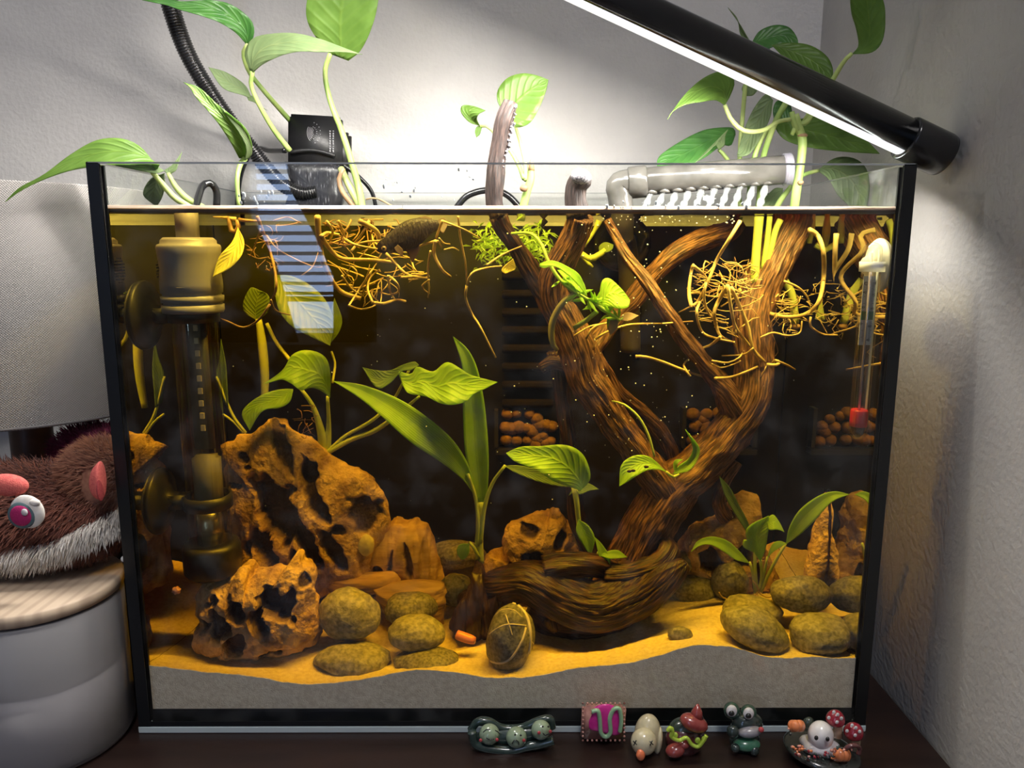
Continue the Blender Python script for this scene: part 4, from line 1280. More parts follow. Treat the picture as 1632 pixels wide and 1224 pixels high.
# the cluster rooted behind the clip
p3 = pothos('pothos_cutting', P(575, 340, .14), 'large pothos cluster rooted beside the lamp clip, with four leaves above')
leaf('leaf', [(396, 72), (405, 55), (400, 32), (370, 8), (335, 0), (290, 2), (255, -4), (226, 0)], [(392, 70), (375, 52), (350, 36), (320, 25), (285, 15), (265, 8), (245, 4), (226, 0)], [.15, .13, .12], M_leafdk, p3, .3, n=30, label='dark green leaf')
leaf('leaf', [(398, 112), (390, 85), (402, 62), (430, 54), (470, 53), (510, 62), (545, 75), (578, 87)], [(403, 116), (420, 102), (450, 88), (480, 82), (510, 83), (545, 83), (565, 85), (578, 87)], [.14, .12, .11], M_leafund, p3, .2, n=30)
leaf('leaf', [(527, 86), (510, 68), (492, 40), (488, 10), (500, -30), (540, -80)], [(555, 97), (575, 80), (592, 45), (602, 5), (600, -30), (540, -80)], [.145, .13, .12], M_leafair, p3, .3, n=28)
leaf('leaf', [(402, 158), (390, 135), (360, 115), (332, 107), (334, 122), (365, 138), (390, 150)][:4], [(402, 158), (388, 152), (355, 140), (332, 107)], [.17, .16], M_leafund, p3, .2)
leaf('leaf', [(390, 148), (405, 155), (415, 168), (426, 176)], [(396, 160), (405, 163), (415, 170), (426, 176)], [.17, .165], M_leafund, p3, .1)
stem('stem', [(396, 70, .15, 3.4), (388, 85, .155, 3.4), (394, 108, .16, 3.4), (402, 122, .165, 3.5), (425, 150, .17, 3.6), (462, 192, .195, 4)], M_stem, p3)
stem('stem', [(403, 114, .14, 3.2), (400, 135, .145, 3.4), (412, 165, .15, 3.6), (435, 205, .16, 4), (462, 240, .17, 4.4)], M_stem, p3)
stem('stem', [(527, 84, .145, 3.4), (518, 115, .15, 3.8), (526, 160, .15, 4), (545, 210, .15, 4.6), (560, 258, .15, 5), (572, 300, .15, 5.5), (578, 336, .14, 6)], M_stem, p3)
stem('stem', [(543, 268, .16, 5), (556, 295, .155, 5.5), (572, 325, .15, 6), (578, 345, .14, 5)], M_stemy, p3)
stem('root', [(548, 268, .15, 3), (540, 285, .15, 3.6), (545, 305, .15, 4), (560, 325, .15, 4), (570, 336, .15, 4)], M_rootb, p3)
stem('root', [(583, 318, .14, 1.2), (600, 316, .14, 1.4), (628, 330, .14, 1.3)], M_rootb, p3)

# roots
def rt(parent, pts, Y, r, m=None, wob=0.012, name='root'):
    n = len(pts)
    L = []
    sd = pts[0][0] * .37 + pts[-1][1]
    for i, p in enumerate(pts):
        yy = Y if not hasattr(Y, '__len__') else Y[0] + (Y[1] - Y[0]) * i / (n - 1)
        yy += wob * noise.noise(Vector((sd, i * .9, 0)))
        L.append((p[0], p[1], yy, r * (1 - .35 * i / (n - 1))))
    return stem(name, L, m or M_root, parent, 7, .0035)


R3 = [([(506, 345), (508, 375), (516, 420), (540, 462), (575, 476)], 5), ([(512, 376), (525, 396), (545, 412), (590, 414), (630, 418)], 3.8), ([(512, 376), (522, 371), (540, 374)], 3), ([(573, 352), (598, 366), (606, 384)], 4.2),
      ([(615, 404), (632, 422), (650, 438), (680, 443), (684, 440)], 2.6), ([(640, 442), (662, 440), (680, 436)], 2.2), ([(686, 400), (682, 430), (684, 460), (682, 474)], 1.8), ([(684, 446), (673, 455), (676, 462), (685, 468)], 1.5),
      ([(594, 482), (610, 484), (632, 478), (646, 480)], 3.0), ([(594, 482), (586, 460), (592, 440), (605, 430)], 2), ([(556, 487), (575, 493), (594, 489), (602, 480)], 1.8), ([(556, 487), (572, 462), (590, 435), (600, 420)], 1.6),
      ([(618, 440), (622, 465), (630, 478)], 2), ([(620, 440), (632, 450), (635, 464), (622, 470), (606, 466)], 2), ([(606, 486), (608, 470), (608, 448)], 1.1), ([(545, 440), (560, 460), (576, 470)], 2), ([(548, 380), (566, 390), (590, 395), (612, 398)], 2.2),
      ([(560, 400), (572, 388), (600, 384), (632, 384)], 2.2), ([(694, 384), (692, 405), (705, 430), (718, 441)], 3.0), ([(705, 352), (696, 376), (694, 384)], 2.2), ([(694, 384), (668, 392), (650, 401)], 2.2), ([(700, 380), (708, 388), (717, 389)], 1.6),
      ([(698, 384), (704, 394)], 1.8), ([(708, 398), (722, 395), (731, 399)], 1.4), ([(705, 352), (740, 366), (765, 380)], 1.8), ([(730, 345), (734, 380), (742, 420), (744, 455)], 1.9), ([(744, 455), (742, 475), (752, 500), (765, 520), (790, 570)], 2.2),
      ([(744, 455), (752, 435), (775, 427), (800, 424)], 2.0), ([(776, 422), (800, 406), (832, 392)], 1.8), ([(410, 345), (420, 372), (430, 400), (438, 430), (440, 460), (430, 485)], 2.8), ([(430, 485), (412, 510), (388, 522), (362, 512), (342, 505)], 2),
      ([(432, 478), (440, 495), (462, 502)], 1.5), ([(425, 375), (440, 395), (465, 410), (500, 425), (520, 425)], 1.3), ([(480, 440), (498, 425), (508, 400)], 1.1), ([(415, 365), (405, 395), (398, 408)], 1.2), ([(428, 410), (412, 412), (395, 405)], 1.0),
      ([(436, 352), (458, 346), (472, 352), (480, 356)], 1.3), ([(440, 360), (462, 358), (478, 354)], 1.2), ([(588, 352), (575, 375), (560, 392)], 2.2), ([(540, 352), (548, 372), (556, 388)], 2), ([(520, 352), (530, 368), (525, 385)], 2.4)]
for pts, r in R3:
    o = rt(p3, pts, (.035, .06), r, M_rootb if pts[0][0] < 500 else M_root, .03)


def tangle(parent, cx, cy_, rx, ry, Y, n, r, m, seed, name='root_tangle', length=70):
    rr = random.Random(seed)
    mb = MB()
    for k in range(n):
        a0 = rr.uniform(0, 2 * PI)
        q = rr.random() ** .6
        x, y = cx + rx * q * math.cos(a0), cy_ + ry * q * math.sin(a0)
        an = rr.uniform(0, 2 * PI)
        yy = Y + rr.uniform(-.02, .02)
        pts = []
        Ls = rr.uniform(.5, 1) * length
        R = r * rr.uniform(.5, 1.2)
        bend = rr.uniform(-.35, .35)
        for i in range(7):
            pts.append((x, y, yy, R * (1 - .08 * i)))
            an += bend + rr.uniform(-.25, .25)
            x += math.cos(an) * Ls / 6
            y += math.sin(an) * Ls / 6 * .7
            if ((x - cx) / rx) ** 2 + ((y - cy_) / ry) ** 2 > 1.15:
                an = math.atan2(cy_ - y, cx - x) + rr.uniform(-.5, .5)
            yy += rr.uniform(-.004, .004)
            y = max(y, 350)
        mb.tube(path(pts, .004), 5)
    o = mb.build(name, m, parent)
    o['kind'] = 'stuff'
    return o


tangle(p3, 595, 428, 75, 58, .080, 46, 1.6, M_root, 5)
tangle(p3, 590, 372, 85, 26, .085, 34, 1.6, M_rootb, 6)
tangle(p3, 425, 390, 30, 40, .06, 22, .8, M_rootb, 8, length=40)

# centre cutting beside the upright stick
p4 = pothos('pothos_cutting', P(838, 335, .10), 'small pothos cutting with a round leaf behind the upright driftwood stick')
leaf('leaf', [(806, 176), (794, 165), (793, 145), (808, 125), (832, 117), (855, 120), (874, 127)], [(806, 176), (815, 195), (825, 203), (845, 195), (860, 170), (870, 145), (874, 127)], [.11, .10], M_leafair, p4, .2, n=28)
leaf('leaf', [(765, 201), (748, 195), (735, 180), (737, 168), (755, 169), (774, 176)], [(765, 201), (760, 190), (763, 182), (768, 179), (772, 177), (774, 176)], [.12, .11], M_leafair, p4, .2)
leaf('leaf', [(768, 200), (760, 202), (757, 210), (759, 219)], [(768, 203), (766, 210), (764, 215), (759, 219)], [.12, .12], M_leafair, p4, .2)
stem('stem', [(765, 201, .12, 2), (778, 202, .12, 2.2), (790, 215, .12, 2.4), (808, 233, .115, 2.6), (825, 260, .11, 3), (835, 285, .10, 3.4)], M_stem, p4)
stem('stem', [(821, 200, .11, 2.2), (830, 230, .11, 2.8), (838, 262, .105, 3.4), (838, 288, .10, 3.6)], M_stemy, p4)
stem('stem', [(847, 262, .10, 3), (846, 285, .10, 6), (840, 305, .10, 6), (832, 338, .10, 6.5), (830, 352, .10, 6)], M_stem, p4)
MB().ball(P(835, 300, .095), (.0028, .002, .0024)).build('node', M_rootb, p4)
MB().lathe(P(847, 272, .10), [(.0022, 0), (.0016, .005), (.0004, .008)], (0, 0, 1), 10).build('dry_tip', M_rootb, p4)
leaf('leaf', [(818, 412), (800, 428), (805, 436), (818, 430)], [(818, 412), (822, 425), (820, 430), (818, 430)], .06, M_leafyel, p4, .1, label='small yellow dying leaf')

# right-hand cluster
p5 = pothos('pothos_cutting', P(1280, 335, .10), 'tall pothos cluster at the right with many leaves behind the lamp bar')
leaf('leaf', [(1358, 86), (1368, 72), (1364, 45), (1357, 20), (1356, -10), (1368, -40)], [(1358, 86), (1388, 84), (1405, 68), (1411, 35), (1405, -5), (1368, -40)], [.09, .08], M_leafair, p5, .3, n=28)
stem('stem', [(1358, 85, .09, 3), (1345, 98, .092, 3.2), (1325, 130, .098, 3.8), (1300, 165, .105, 4), (1282, 195, .11, 4.5)], M_stem, p5)
leaf('leaf', [(1196, 72), (1210, 50), (1235, 40), (1258, 44), (1271, 62), (1272, 75)], [(1196, 72), (1220, 78), (1245, 70), (1258, 74), (1265, 76), (1272, 75)], [.15, .14], M_leafdk, p5, .2, label='dark green leaf')
leaf('leaf', [(1205, 78), (1192, 60), (1180, 40), (1160, 12)], [(1195, 72), (1180, 55), (1175, 30), (1160, 12)], [.16, .15], M_leafund, p5, .2)
leaf('leaf', [(1230, 72), (1255, 68), (1290, 72), (1318, 90), (1328, 115), (1320, 134)], [(1230, 72), (1250, 92), (1268, 105), (1288, 115), (1308, 126), (1320, 134)], [.13, .115], M_leafair, p5, .25)
leaf('leaf', [(1225, 70), (1232, 95), (1240, 110), (1262, 120)], [(1205, 75), (1215, 90), (1228, 110), (1262, 120)], [.15, .14], M_leafund, p5, .2)
leaf('leaf', [(1155, 168), (1165, 150), (1170, 128), (1150, 114), (1120, 125), (1090, 152), (1064, 190)], [(1155, 168), (1140, 160), (1115, 163), (1100, 165), (1085, 170), (1072, 178), (1064, 190)], [.09, .08, .07], M_leafair, p5, .2, n=26)
stem('stem', [(1155, 167, .09, 3), (1165, 190, .09, 3.4), (1185, 208, .09, 3.6), (1215, 208, .095, 3.4), (1240, 194, .10, 3.2), (1262, 190, .10, 3)], M_stemy, p5)
leaf('leaf', [(1172, 215), (1170, 205), (1155, 203), (1120, 208), (1080, 228), (1050, 250), (1047, 268)], [(1172, 215), (1165, 232), (1150, 232), (1125, 250), (1100, 262), (1075, 266), (1047, 268)], [.15, .13], M_leafdk, p5, .2, n=26)
leaf('leaf', [(1145, 240), (1140, 232), (1125, 245), (1105, 262)], [(1155, 232), (1156, 215), (1158, 208), (1105, 262)][:3] + [(1105, 262)], [.13, .12], M_leafund, p5, .2)
stem('stem', [(1145, 238, .14, 2.6), (1155, 248, .14, 3), (1165, 262, .14, 3), (1175, 275, .14, 3)], M_stem, p5)
leaf('leaf', [(1232, 160), (1220, 150), (1200, 175), (1185, 210), (1175, 245)], [(1232, 160), (1228, 185), (1215, 215), (1195, 245), (1175, 250)], [.13, .12], M_leafund, p5, .3)
leaf('leaf', [(1205, 132), (1190, 130), (1182, 142), (1190, 153), (1200, 150)][:4], [(1205, 132), (1208, 142), (1200, 152), (1190, 153)], [.14, .14], M_leafund, p5, .1)
leaf('leaf', [(1275, 190), (1300, 186), (1340, 195), (1375, 218), (1402, 245)], [(1232, 198), (1250, 222), (1290, 235), (1350, 242), (1402, 245)], [.13, .125, .12], M_leafair, p5, .2, n=26)
leaf('leaf', [(1260, 165), (1240, 160), (1232, 175), (1236, 205)], [(1260, 165), (1262, 185), (1250, 200), (1236, 205)], [.14, .13], M_leafdk, p5, .1, label='dark green leaf')
leaf('leaf', [(1302, 272), (1330, 252), (1360, 252), (1380, 268), (1386, 300), (1378, 345)], [(1302, 272), (1320, 285), (1335, 310), (1350, 325), (1362, 340), (1378, 345)], [.13, .13], M_leafund, p5, .25, n=26)
stem('stem', [(1277, 280, .11, 3.4), (1288, 276, .115, 3), (1304, 272, .125, 2.8)], M_stem, p5)
leaf('leaf', [(1248, 300), (1235, 300), (1222, 312), (1205, 332)], [(1248, 300), (1245, 318), (1228, 330), (1205, 332)], [.13, .13], M_leafund, p5, .2)
stem('stem', [(1268, 182, .10, 5), (1274, 205, .10, 6), (1279, 225, .10, 7), (1276, 262, .10, 6.5), (1270, 300, .10, 7), (1264, 345, .105, 7)], M_stem, p5)
stem('stem', [(1262, 178, .10, 4), (1266, 196, .10, 5), (1274, 212, .10, 5)], M_stem, p5)
stem('stem', [(1262, 215, .10, 3), (1270, 200, .10, 4), (1285, 195, .10, 4), (1296, 180, .11, 3)], M_stem, p5)
stem('stem', [(1252, 165, .11, 4.5), (1238, 190, .11, 4.5), (1224, 225, .115, 4.5), (1215, 262, .12, 4.5), (1208, 345, .12, 5)], M_stem, p5)
stem('stem', [(1188, 135, .13, 3.4), (1184, 180, .13, 3.4), (1180, 230, .13, 3.6), (1178, 300, .13, 3.6), (1180, 350, .13, 4)], M_stem, p5)
stem('stem', [(1225, 205, .12, 4), (1212, 225, .12, 4), (1200, 262, .12, 4), (1190, 345, .125, 4)], M_stem, p5)
stem('stem', [(1262, 296, .11, 4), (1245, 318, .115, 4.5), (1230, 345, .12, 4.5)], M_stem, p5)
MB().ball(P(1279, 216, .0995), (.0034, .003, .0016)).build('node', M_rootb, p5)
MB().ball(P(1276, 291, .096), (.002, .002, .0016)).build('node', M_rootb, p5)
# submerged stems and roots
for pts in ([(1210, 345, .088, 7.5), (1207, 380, .088, 7), (1204, 420, .088, 7), (1203, 452, .088, 6.5)], [(1227, 345, .088, 4.5), (1222, 390, .088, 4.5), (1216, 430, .088, 4.5)], [(1244, 350, .088, 5), (1236, 368, .088, 5), (1228, 400, .088, 5), (1222, 430, .088, 5)],
            [(1294, 345, .10, 5.5), (1293, 365, .10, 6), (1290, 388, .10, 4)], [(1320, 345, .10, 5), (1316, 370, .10, 6), (1316, 392, .10, 5)], [(1250, 445, .10, 5), (1262, 470, .10, 6.5), (1268, 515, .10, 6)], [(1330, 440, .10, 6), (1318, 470, .10, 7), (1304, 510, .10, 6)],
            [(1372, 350, .11, 5), (1380, 370, .11, 5)], [(1400, 348, .11, 4.5), (1400, 375, .11, 4.5)], [(1300, 390, .10, 5), (1325, 405, .10, 5), (1340, 420, .10, 4), (1345, 430, .10, 3)]):
    stem('submerged_stem', pts, M_stemw, p5)
MB().ball(P(1268, 520, .10), (.0032, .003, .0022)).build('cut_end', M_rootb, p5)
R5 = [([(1290, 366), (1303, 375), (1312, 400), (1313, 440), (1305, 480), (1285, 500), (1255, 505), (1225, 499), (1195, 485), (1178, 460)], 4.0), ([(1333, 372), (1331, 400), (1331, 440), (1340, 470), (1355, 492), (1372, 505)], 4.2), ([(1400, 497), (1412, 494), (1424, 493)], 3.0),
      ([(1180, 352), (1160, 385), (1142, 415), (1128, 450), (1112, 480), (1102, 488)], 3.2), ([(1102, 488), (1098, 465), (1102, 430), (1105, 422)], 3.4), ([(1105, 424), (1120, 436), (1130, 450)], 3.0), ([(1102, 488), (1090, 494), (1082, 498)], 1.6),
      ([(1160, 455), (1145, 480), (1138, 500), (1142, 520), (1148, 535), (1165, 545)], 3.4), ([(1160, 455), (1165, 490), (1172, 520), (1190, 545), (1220, 578)], 3.0), ([(1165, 458), (1180, 490), (1192, 520), (1202, 560), (1222, 580)], 3.4),
      ([(1222, 581), (1235, 582), (1242, 578), (1236, 574), (1230, 580)], 3.0), ([(1240, 576), (1255, 582), (1267, 589)], 2.2), ([(1013, 568), (1030, 569), (1060, 578), (1090, 590), (1105, 595), (1122, 601)], 2.6), ([(1140, 603), (1165, 601), (1190, 592), (1212, 582)], 2.6),
      ([(1125, 450), (1122, 475), (1130, 500), (1145, 512), (1160, 515)], 2.4), ([(1115, 482), (1110, 500), (1120, 530), (1145, 540), (1168, 545)], 2.4), ([(1148, 537), (1132, 550), (1112, 557)], 2.8), ([(1200, 555), (1185, 565), (1150, 567)], 1.6),
      ([(948, 541), (970, 528), (1000, 518), (1030, 516), (1056, 516)], 2.2), ([(1056, 516), (1078, 514), (1104, 512)], 1.6), ([(934, 540), (945, 522), (965, 515), (985, 514)], 1.9), ([(915, 535), (940, 520), (960, 516)], 1.5),
      ([(1135, 575), (1160, 578), (1178, 570), (1183, 562)], 1.7), ([(1135, 580), (1150, 586), (1170, 580), (1180, 575)], 1.4), ([(1170, 545), (1176, 560), (1180, 572)], 1.4), ([(1100, 600), (1092, 588), (1090, 580), (1098, 572)], 2.0), ([(1222, 583), (1215, 598), (1212, 601)], 1.4),
      ([(1212, 538), (1232, 530), (1255, 535), (1275, 530), (1278, 512)], 1.8), ([(1240, 500), (1226, 520), (1232, 535), (1240, 560), (1232, 570)], 1.0), ([(1292, 505), (1292, 520), (1310, 532), (1330, 534), (1358, 534)], 1.9),
      ([(1250, 448), (1272, 458), (1286, 472), (1290, 485)], 2.0), ([(1335, 460), (1352, 448), (1362, 446)], 1.8), ([(1398, 520), (1408, 535), (1415, 560), (1412, 570)], 2.0), ([(1400, 565), (1410, 575), (1424, 577)], 2.0)]
for pts, r in R5:
    rt(p5, pts, (.055, .07) if pts[0][0] < 1240 else (.075, .085), r, M_root, .02)
tangle(p5, 1158, 470, 52, 62, .075, 48, 1.3, M_root, 15)
tangle(p5, 1165, 445, 55, 30, .09, 36, 1.1, M_rootb, 16)
tangle(p5, 1252, 490, 34, 45, .095, 40, 1.2, M_root, 17, length=50)
tangle(p5, 1322, 490, 34, 45, .095, 40, 1.2, M_root, 18, length=50)

# ---------------------------------------------------------------- underwater plants
def plant(name, loc, label, cat='plant', group='underwater plants'):
    return thing(name, loc, label, cat, group)


u1 = plant('ribbon_plant', P(765, 898, .075), 'centre ribbon-leaved plant with one tall upright blade and one long slanting blade')
leaf('leaf', [(760, 800), (750, 765), (741, 720), (738, 660), (738, 610), (736, 580), (722, 536)], [(776, 800), (779, 740), (776, 680), (770, 630), (760, 585), (745, 556), (722, 536)], [.075, .07, .06], M_ribbon, u1, .3, n=34)
leaf('leaf', [(757, 790), (748, 745), (725, 705), (690, 672), (640, 638), (580, 614), (530, 607)], [(757, 790), (735, 762), (700, 735), (655, 705), (610, 665), (570, 632), (530, 607)], [.07, .05, .05], M_ribbon, u1, .3, n=34)
stem('stalk', [(765, 898, .075, 7), (764, 860, .075, 6.5), (766, 800, .075, 7)], M_stemw, u1)
stem('stalk', [(760, 870, .072, 4), (762, 830, .07, 3.5), (757, 790, .07, 3), (745, 755, .065, 3)], M_stemw, u1)
stem('stalk', [(766, 865, .072, 3.5), (772, 810, .07, 3.5), (785, 770, .068, 3), (805, 742, .065, 2.6)], M_stemw, u1)
leaf('leaf', [(802, 742), (830, 742), (870, 752), (905, 765), (935, 773)], [(802, 742), (825, 755), (860, 768), (900, 776), (935, 773)], [.068, .075], M_leafwd, u1, .2, label='deep green underside leaf')
leaf('leaf', [(640, 607), (635, 592), (655, 596), (665, 584), (690, 592), (712, 577), (735, 588), (752, 598), (793, 609)],
     [(640, 607), (650, 626), (680, 632), (700, 642), (720, 645), (742, 640), (755, 628), (772, 620), (793, 609)], [.06, .05], M_leafw, u1, .25, n=34, wave=.03)
leaf('leaf', [(668, 582), (660, 576), (640, 582), (622, 590), (600, 590), (577, 585)], [(668, 582), (655, 590), (640, 592), (620, 612), (600, 618), (577, 585)], [.065, .06], M_leafwd, u1, .3, wave=.03)
stem('stalk', [(520, 722, .10, 4.5), (560, 700, .10, 4.5), (600, 685, .095, 4), (640, 655, .08, 3), (668, 632, .065, 2)], M_stemw, u1)
stem('stalk', [(520, 722, .10, 3), (550, 695, .10, 3), (590, 672, .095, 3), (625, 640, .09, 2.4), (652, 590, .075, 2)], M_stemw, u1)
leaf('leaf', [(748, 866), (732, 868), (728, 880), (735, 892)], [(748, 866), (748, 880), (742, 890), (735, 892)], [.07, .07], M_leafw, u1, .2)
stem('stalk', [(748, 864, .07, 2.4), (755, 872, .07, 3), (764, 890, .072, 3)], M_stemw, u1)

u2 = plant('broadleaf_plant', P(505, 730, .105), 'broad-leaved plant growing behind the largest boulder at the left', )
leaf('leaf', [(437, 438), (438, 465), (445, 495), (465, 520), (492, 535), (526, 551)], [(437, 438), (465, 440), (495, 455), (520, 480), (532, 515), (526, 551)], [.12, .11], M_leafwd, u2, .25, n=26, label='dim deep-green leaf')
leaf('leaf', [(524, 550), (530, 520), (528, 495), (533, 475)], [(524, 550), (540, 530), (545, 508), (533, 475)], [.115, .12], M_leafwd, u2, .1)
leaf('leaf', [(408, 510), (390, 498), (388, 480), (400, 458), (412, 465)], [(408, 510), (425, 500), (430, 480), (425, 468), (412, 465)], [.12, .12], M_leafwd, u2, .2, label='dim deep-green leaf')
leaf('leaf', [(526, 634), (527, 600), (522, 575), (508, 562), (485, 558), (465, 566), (450, 590), (420, 612)], [(526, 634), (510, 622), (495, 618), (480, 622), (465, 612), (450, 605), (435, 608), (420, 612)], [.085, .07, .065], M_leafw, u2, .25, n=32, wave=.02)
leaf('leaf', [(467, 620), (450, 620), (425, 626), (400, 640), (385, 660), (398, 686)], [(467, 622), (462, 640), (445, 650), (425, 652), (412, 662), (398, 686)], [.085, .075], M_leafw, u2, .25, wave=.03)
stem('stalk', [(412, 508, .12, 5), (418, 550, .12, 7.5), (422, 600, .12, 7), (421, 650, .12, 5)], M_stemw, u2)
stem('stalk', [(425, 515, .12, 3), (440, 545, .12, 3), (463, 575, .11, 3)], M_stemw, u2)
stem('stalk', [(515, 722, .105, 8), (512, 690, .10, 7), (500, 650, .095, 4), (480, 620, .09, 3)], M_stemw, u2)
stem('stalk', [(520, 722, .105, 8), (524, 680, .10, 4), (522, 632, .09, 2.6)], M_stemw, u2)
stem('stalk', [(528, 560, .118, 2), (534, 580, .118, 2), (530, 610, .11, 2)], M_stemw, u2)
tangle(u2, 488, 670, 18, 28, .095, 16, .7, M_rootb, 21, length=36)
u2b = plant('broadleaf_plant', P(380, 690, .10), 'thin dim plant stems beside the heater tube at the left')
stem('stalk', [(388, 690, .10, 2), (372, 672, .10, 2), (355, 660, .10, 2)], M_stemw, u2b)
stem('stalk', [(392, 690, .10, 2.2), (370, 660, .10, 2.4), (345, 600, .10, 2)], M_stemw, u2b)
leaf('leaf', [(356, 640), (345, 600), (350, 570), (352, 540)], [(364, 650), (362, 610), (360, 580), (352, 540)], [.10, .10], M_leafwd, u2b, .2)
leaf('leaf', [(285, 700), (270, 650), (272, 600), (290, 560)], [(285, 700), (290, 650), (296, 600), (290, 560)], [.10, .10], M_leafwd, u2b, .2)
stem('stalk', [(300, 730, .10, 2), (290, 700, .10, 2.5), (282, 660, .10, 2.5)], M_stemw, u2b)

u3 = plant('anubias_plant', P(938, 926, .065), 'plant with a big ribbed leaf, tucked into the driftwood hollow at centre')
leaf('leaf', [(925, 782), (940, 765), (938, 742), (925, 720), (900, 709), (860, 711), (830, 712), (806, 722)], [(925, 782), (905, 775), (885, 768), (872, 760), (855, 748), (838, 742), (820, 735), (806, 722)], [.055, .045, .042], M_leafw, u3, .25, n=36, wave=.02)
leaf('leaf', [(906, 790), (918, 772), (930, 768), (942, 772), (955, 780)], [(906, 790), (915, 785), (925, 788), (940, 782), (955, 780)], [.06, .06], M_leafwd, u3, .1)
stem('stalk', [(915, 776, .055, 5), (919, 800, .055, 4.5), (922, 830, .058, 4), (925, 850, .06, 4)], M_stemw, u3)
leaf('leaf', [(922, 828), (918, 845), (925, 862), (940, 885)], [(922, 828), (938, 838), (948, 858), (942, 886)], [.055, .055], M_leafw, u3, .3)
leaf('leaf', [(948, 856), (952, 875), (958, 893), (972, 906)], [(948, 856), (960, 868), (972, 888), (972, 906)], [.052, .05], M_leafw, u3, .3)
leaf('leaf', [(1000, 888), (985, 877), (970, 878), (958, 884)], [(1000, 888), (985, 890), (970, 890), (958, 886)], [.052, .05], M_leafw, u3, .2)
stem('stalk', [(935, 926, .065, 3), (934, 900, .062, 2.6), (939, 880, .058, 2)], M_stemw, u3)
stem('stalk', [(940, 926, .065, 3), (948, 905, .062, 2.6), (953, 880, .056, 2)], M_stemw, u3)
stem('stalk', [(930, 922, .065, 2.2), (920, 905, .062, 2), (915, 890, .06, 1.5)], M_stemw, u3)
u3b = plant('broadleaf_plant', P(1060, 750, .045), 'little plant with a holed leaf growing in the driftwood fork')
leaf('leaf', [(1062, 752), (1045, 735), (1030, 726), (1008, 727), (990, 742), (987, 775)], [(1062, 752), (1048, 748), (1030, 750), (1012, 760), (1000, 768), (987, 775)], [.042, .032], M_leafw, u3b, .35, n=28)
leaf('leaf', [(1072, 756), (1082, 742), (1098, 730), (1104, 712), (1092, 684)], [(1072, 756), (1098, 750), (1112, 732), (1114, 712), (1092, 684)], [.045, .042], M_leafw, u3b, .35)
leaf('leaf', [(1074, 750), (1073, 738), (1078, 732), (1088, 732)], [(1080, 748), (1079, 742), (1082, 737), (1088, 732)], [.042, .042], M_leafw, u3b, .2)
stem('stalk', [(1043, 728, .042, 1.8), (1034, 695, .042, 2), (1018, 665, .042, 2), (995, 645, .044, 1.8), (975, 639, .045, 1.2)], M_stemw, u3b)
stem('stalk', [(1062, 752, .045, 2.4), (1072, 760, .048, 2.6), (1082, 756, .05, 2)], M_stemw, u3b)
hl = MB()
for q in ((1003, 751), (1009, 750), (1030, 744)):
    hl.ball(P(q[0], q[1], .0305), (.0016, .0006, .0010), None, 8, 5)
hl.build('leaf_hole', M_wooddark, u3b)['kind'] = 'stuff'

u4 = plant('sword_plant', P(1210, 946, .075), 'sword plant with arching leaves among the right-hand pebbles')
leaf('leaf', [(1203, 866), (1190, 848), (1172, 820), (1155, 790), (1146, 758)], [(1203, 866), (1192, 832), (1178, 805), (1164, 778), (1146, 758)], [.07, .06], M_leafwd, u4, .2, n=24)
leaf('leaf', [(1252, 868), (1258, 840), (1275, 812), (1305, 790), (1330, 783), (1354, 788)], [(1252, 868), (1275, 852), (1300, 828), (1320, 805), (1335, 795), (1354, 788)], [.055, .042, .031], M_ribbon, u4, .25, n=26)
leaf('leaf', [(1212, 895), (1200, 878), (1189, 855), (1194, 838), (1225, 822)], [(1212, 895), (1220, 875), (1224, 850), (1226, 835), (1225, 822)], [.068, .06], M_leafw, u4, .3)
leaf('leaf', [(1224, 835), (1222, 828), (1232, 820), (1242, 832), (1250, 848)], [(1224, 842), (1228, 845), (1236, 844), (1243, 845), (1250, 848)], [.06, .055], M_leafw, u4, .1)
leaf('leaf', [(1195, 898), (1180, 880), (1160, 862), (1135, 855), (1112, 862), (1101, 880)], [(1195, 898), (1172, 892), (1152, 878), (1132, 868), (1115, 870), (1101, 880)], [.068, .06], M_ribbon, u4, .3)
leaf('leaf', [(1222, 890), (1230, 868), (1242, 862), (1254, 866)], [(1222, 890), (1232, 880), (1244, 872), (1254, 866)], [.068, .062], M_leafw, u4, .2)
leaf('leaf', [(1200, 880), (1185, 872), (1186, 860), (1196, 866)], [(1200, 880), (1204, 872), (1202, 864), (1196, 866)], [.066, .064], M_leafw, u4, .2)
for pts in ([(1206, 944, .074, 4), (1203, 905, .072, 3.2), (1203, 862, .07, 2.4)], [(1212, 944, .074, 3.4), (1230, 905, .07, 3), (1252, 866, .066, 2.4)], [(1210, 944, .074, 3.4), (1214, 918, .072, 2.8), (1212, 893, .068, 2.4)], [(1204, 944, .075, 3.4), (1200, 915, .072, 2.6), (1195, 896, .069, 2)],
            [(1208, 944, .075, 3), (1218, 912, .072, 2.6), (1223, 888, .068, 2)]):
    stem('stalk', pts, M_stemw, u4)
for pts in ([(1208, 944), (1195, 955), (1170, 958), (1152, 952), (1146, 944)], [(1210, 944), (1222, 952), (1238, 948)], [(1206, 945), (1212, 958), (1230, 956)], [(1210, 942), (1204, 930), (1200, 926)]):
    rt(u4, pts, (.070, .055), 1.5, M_root, .003)

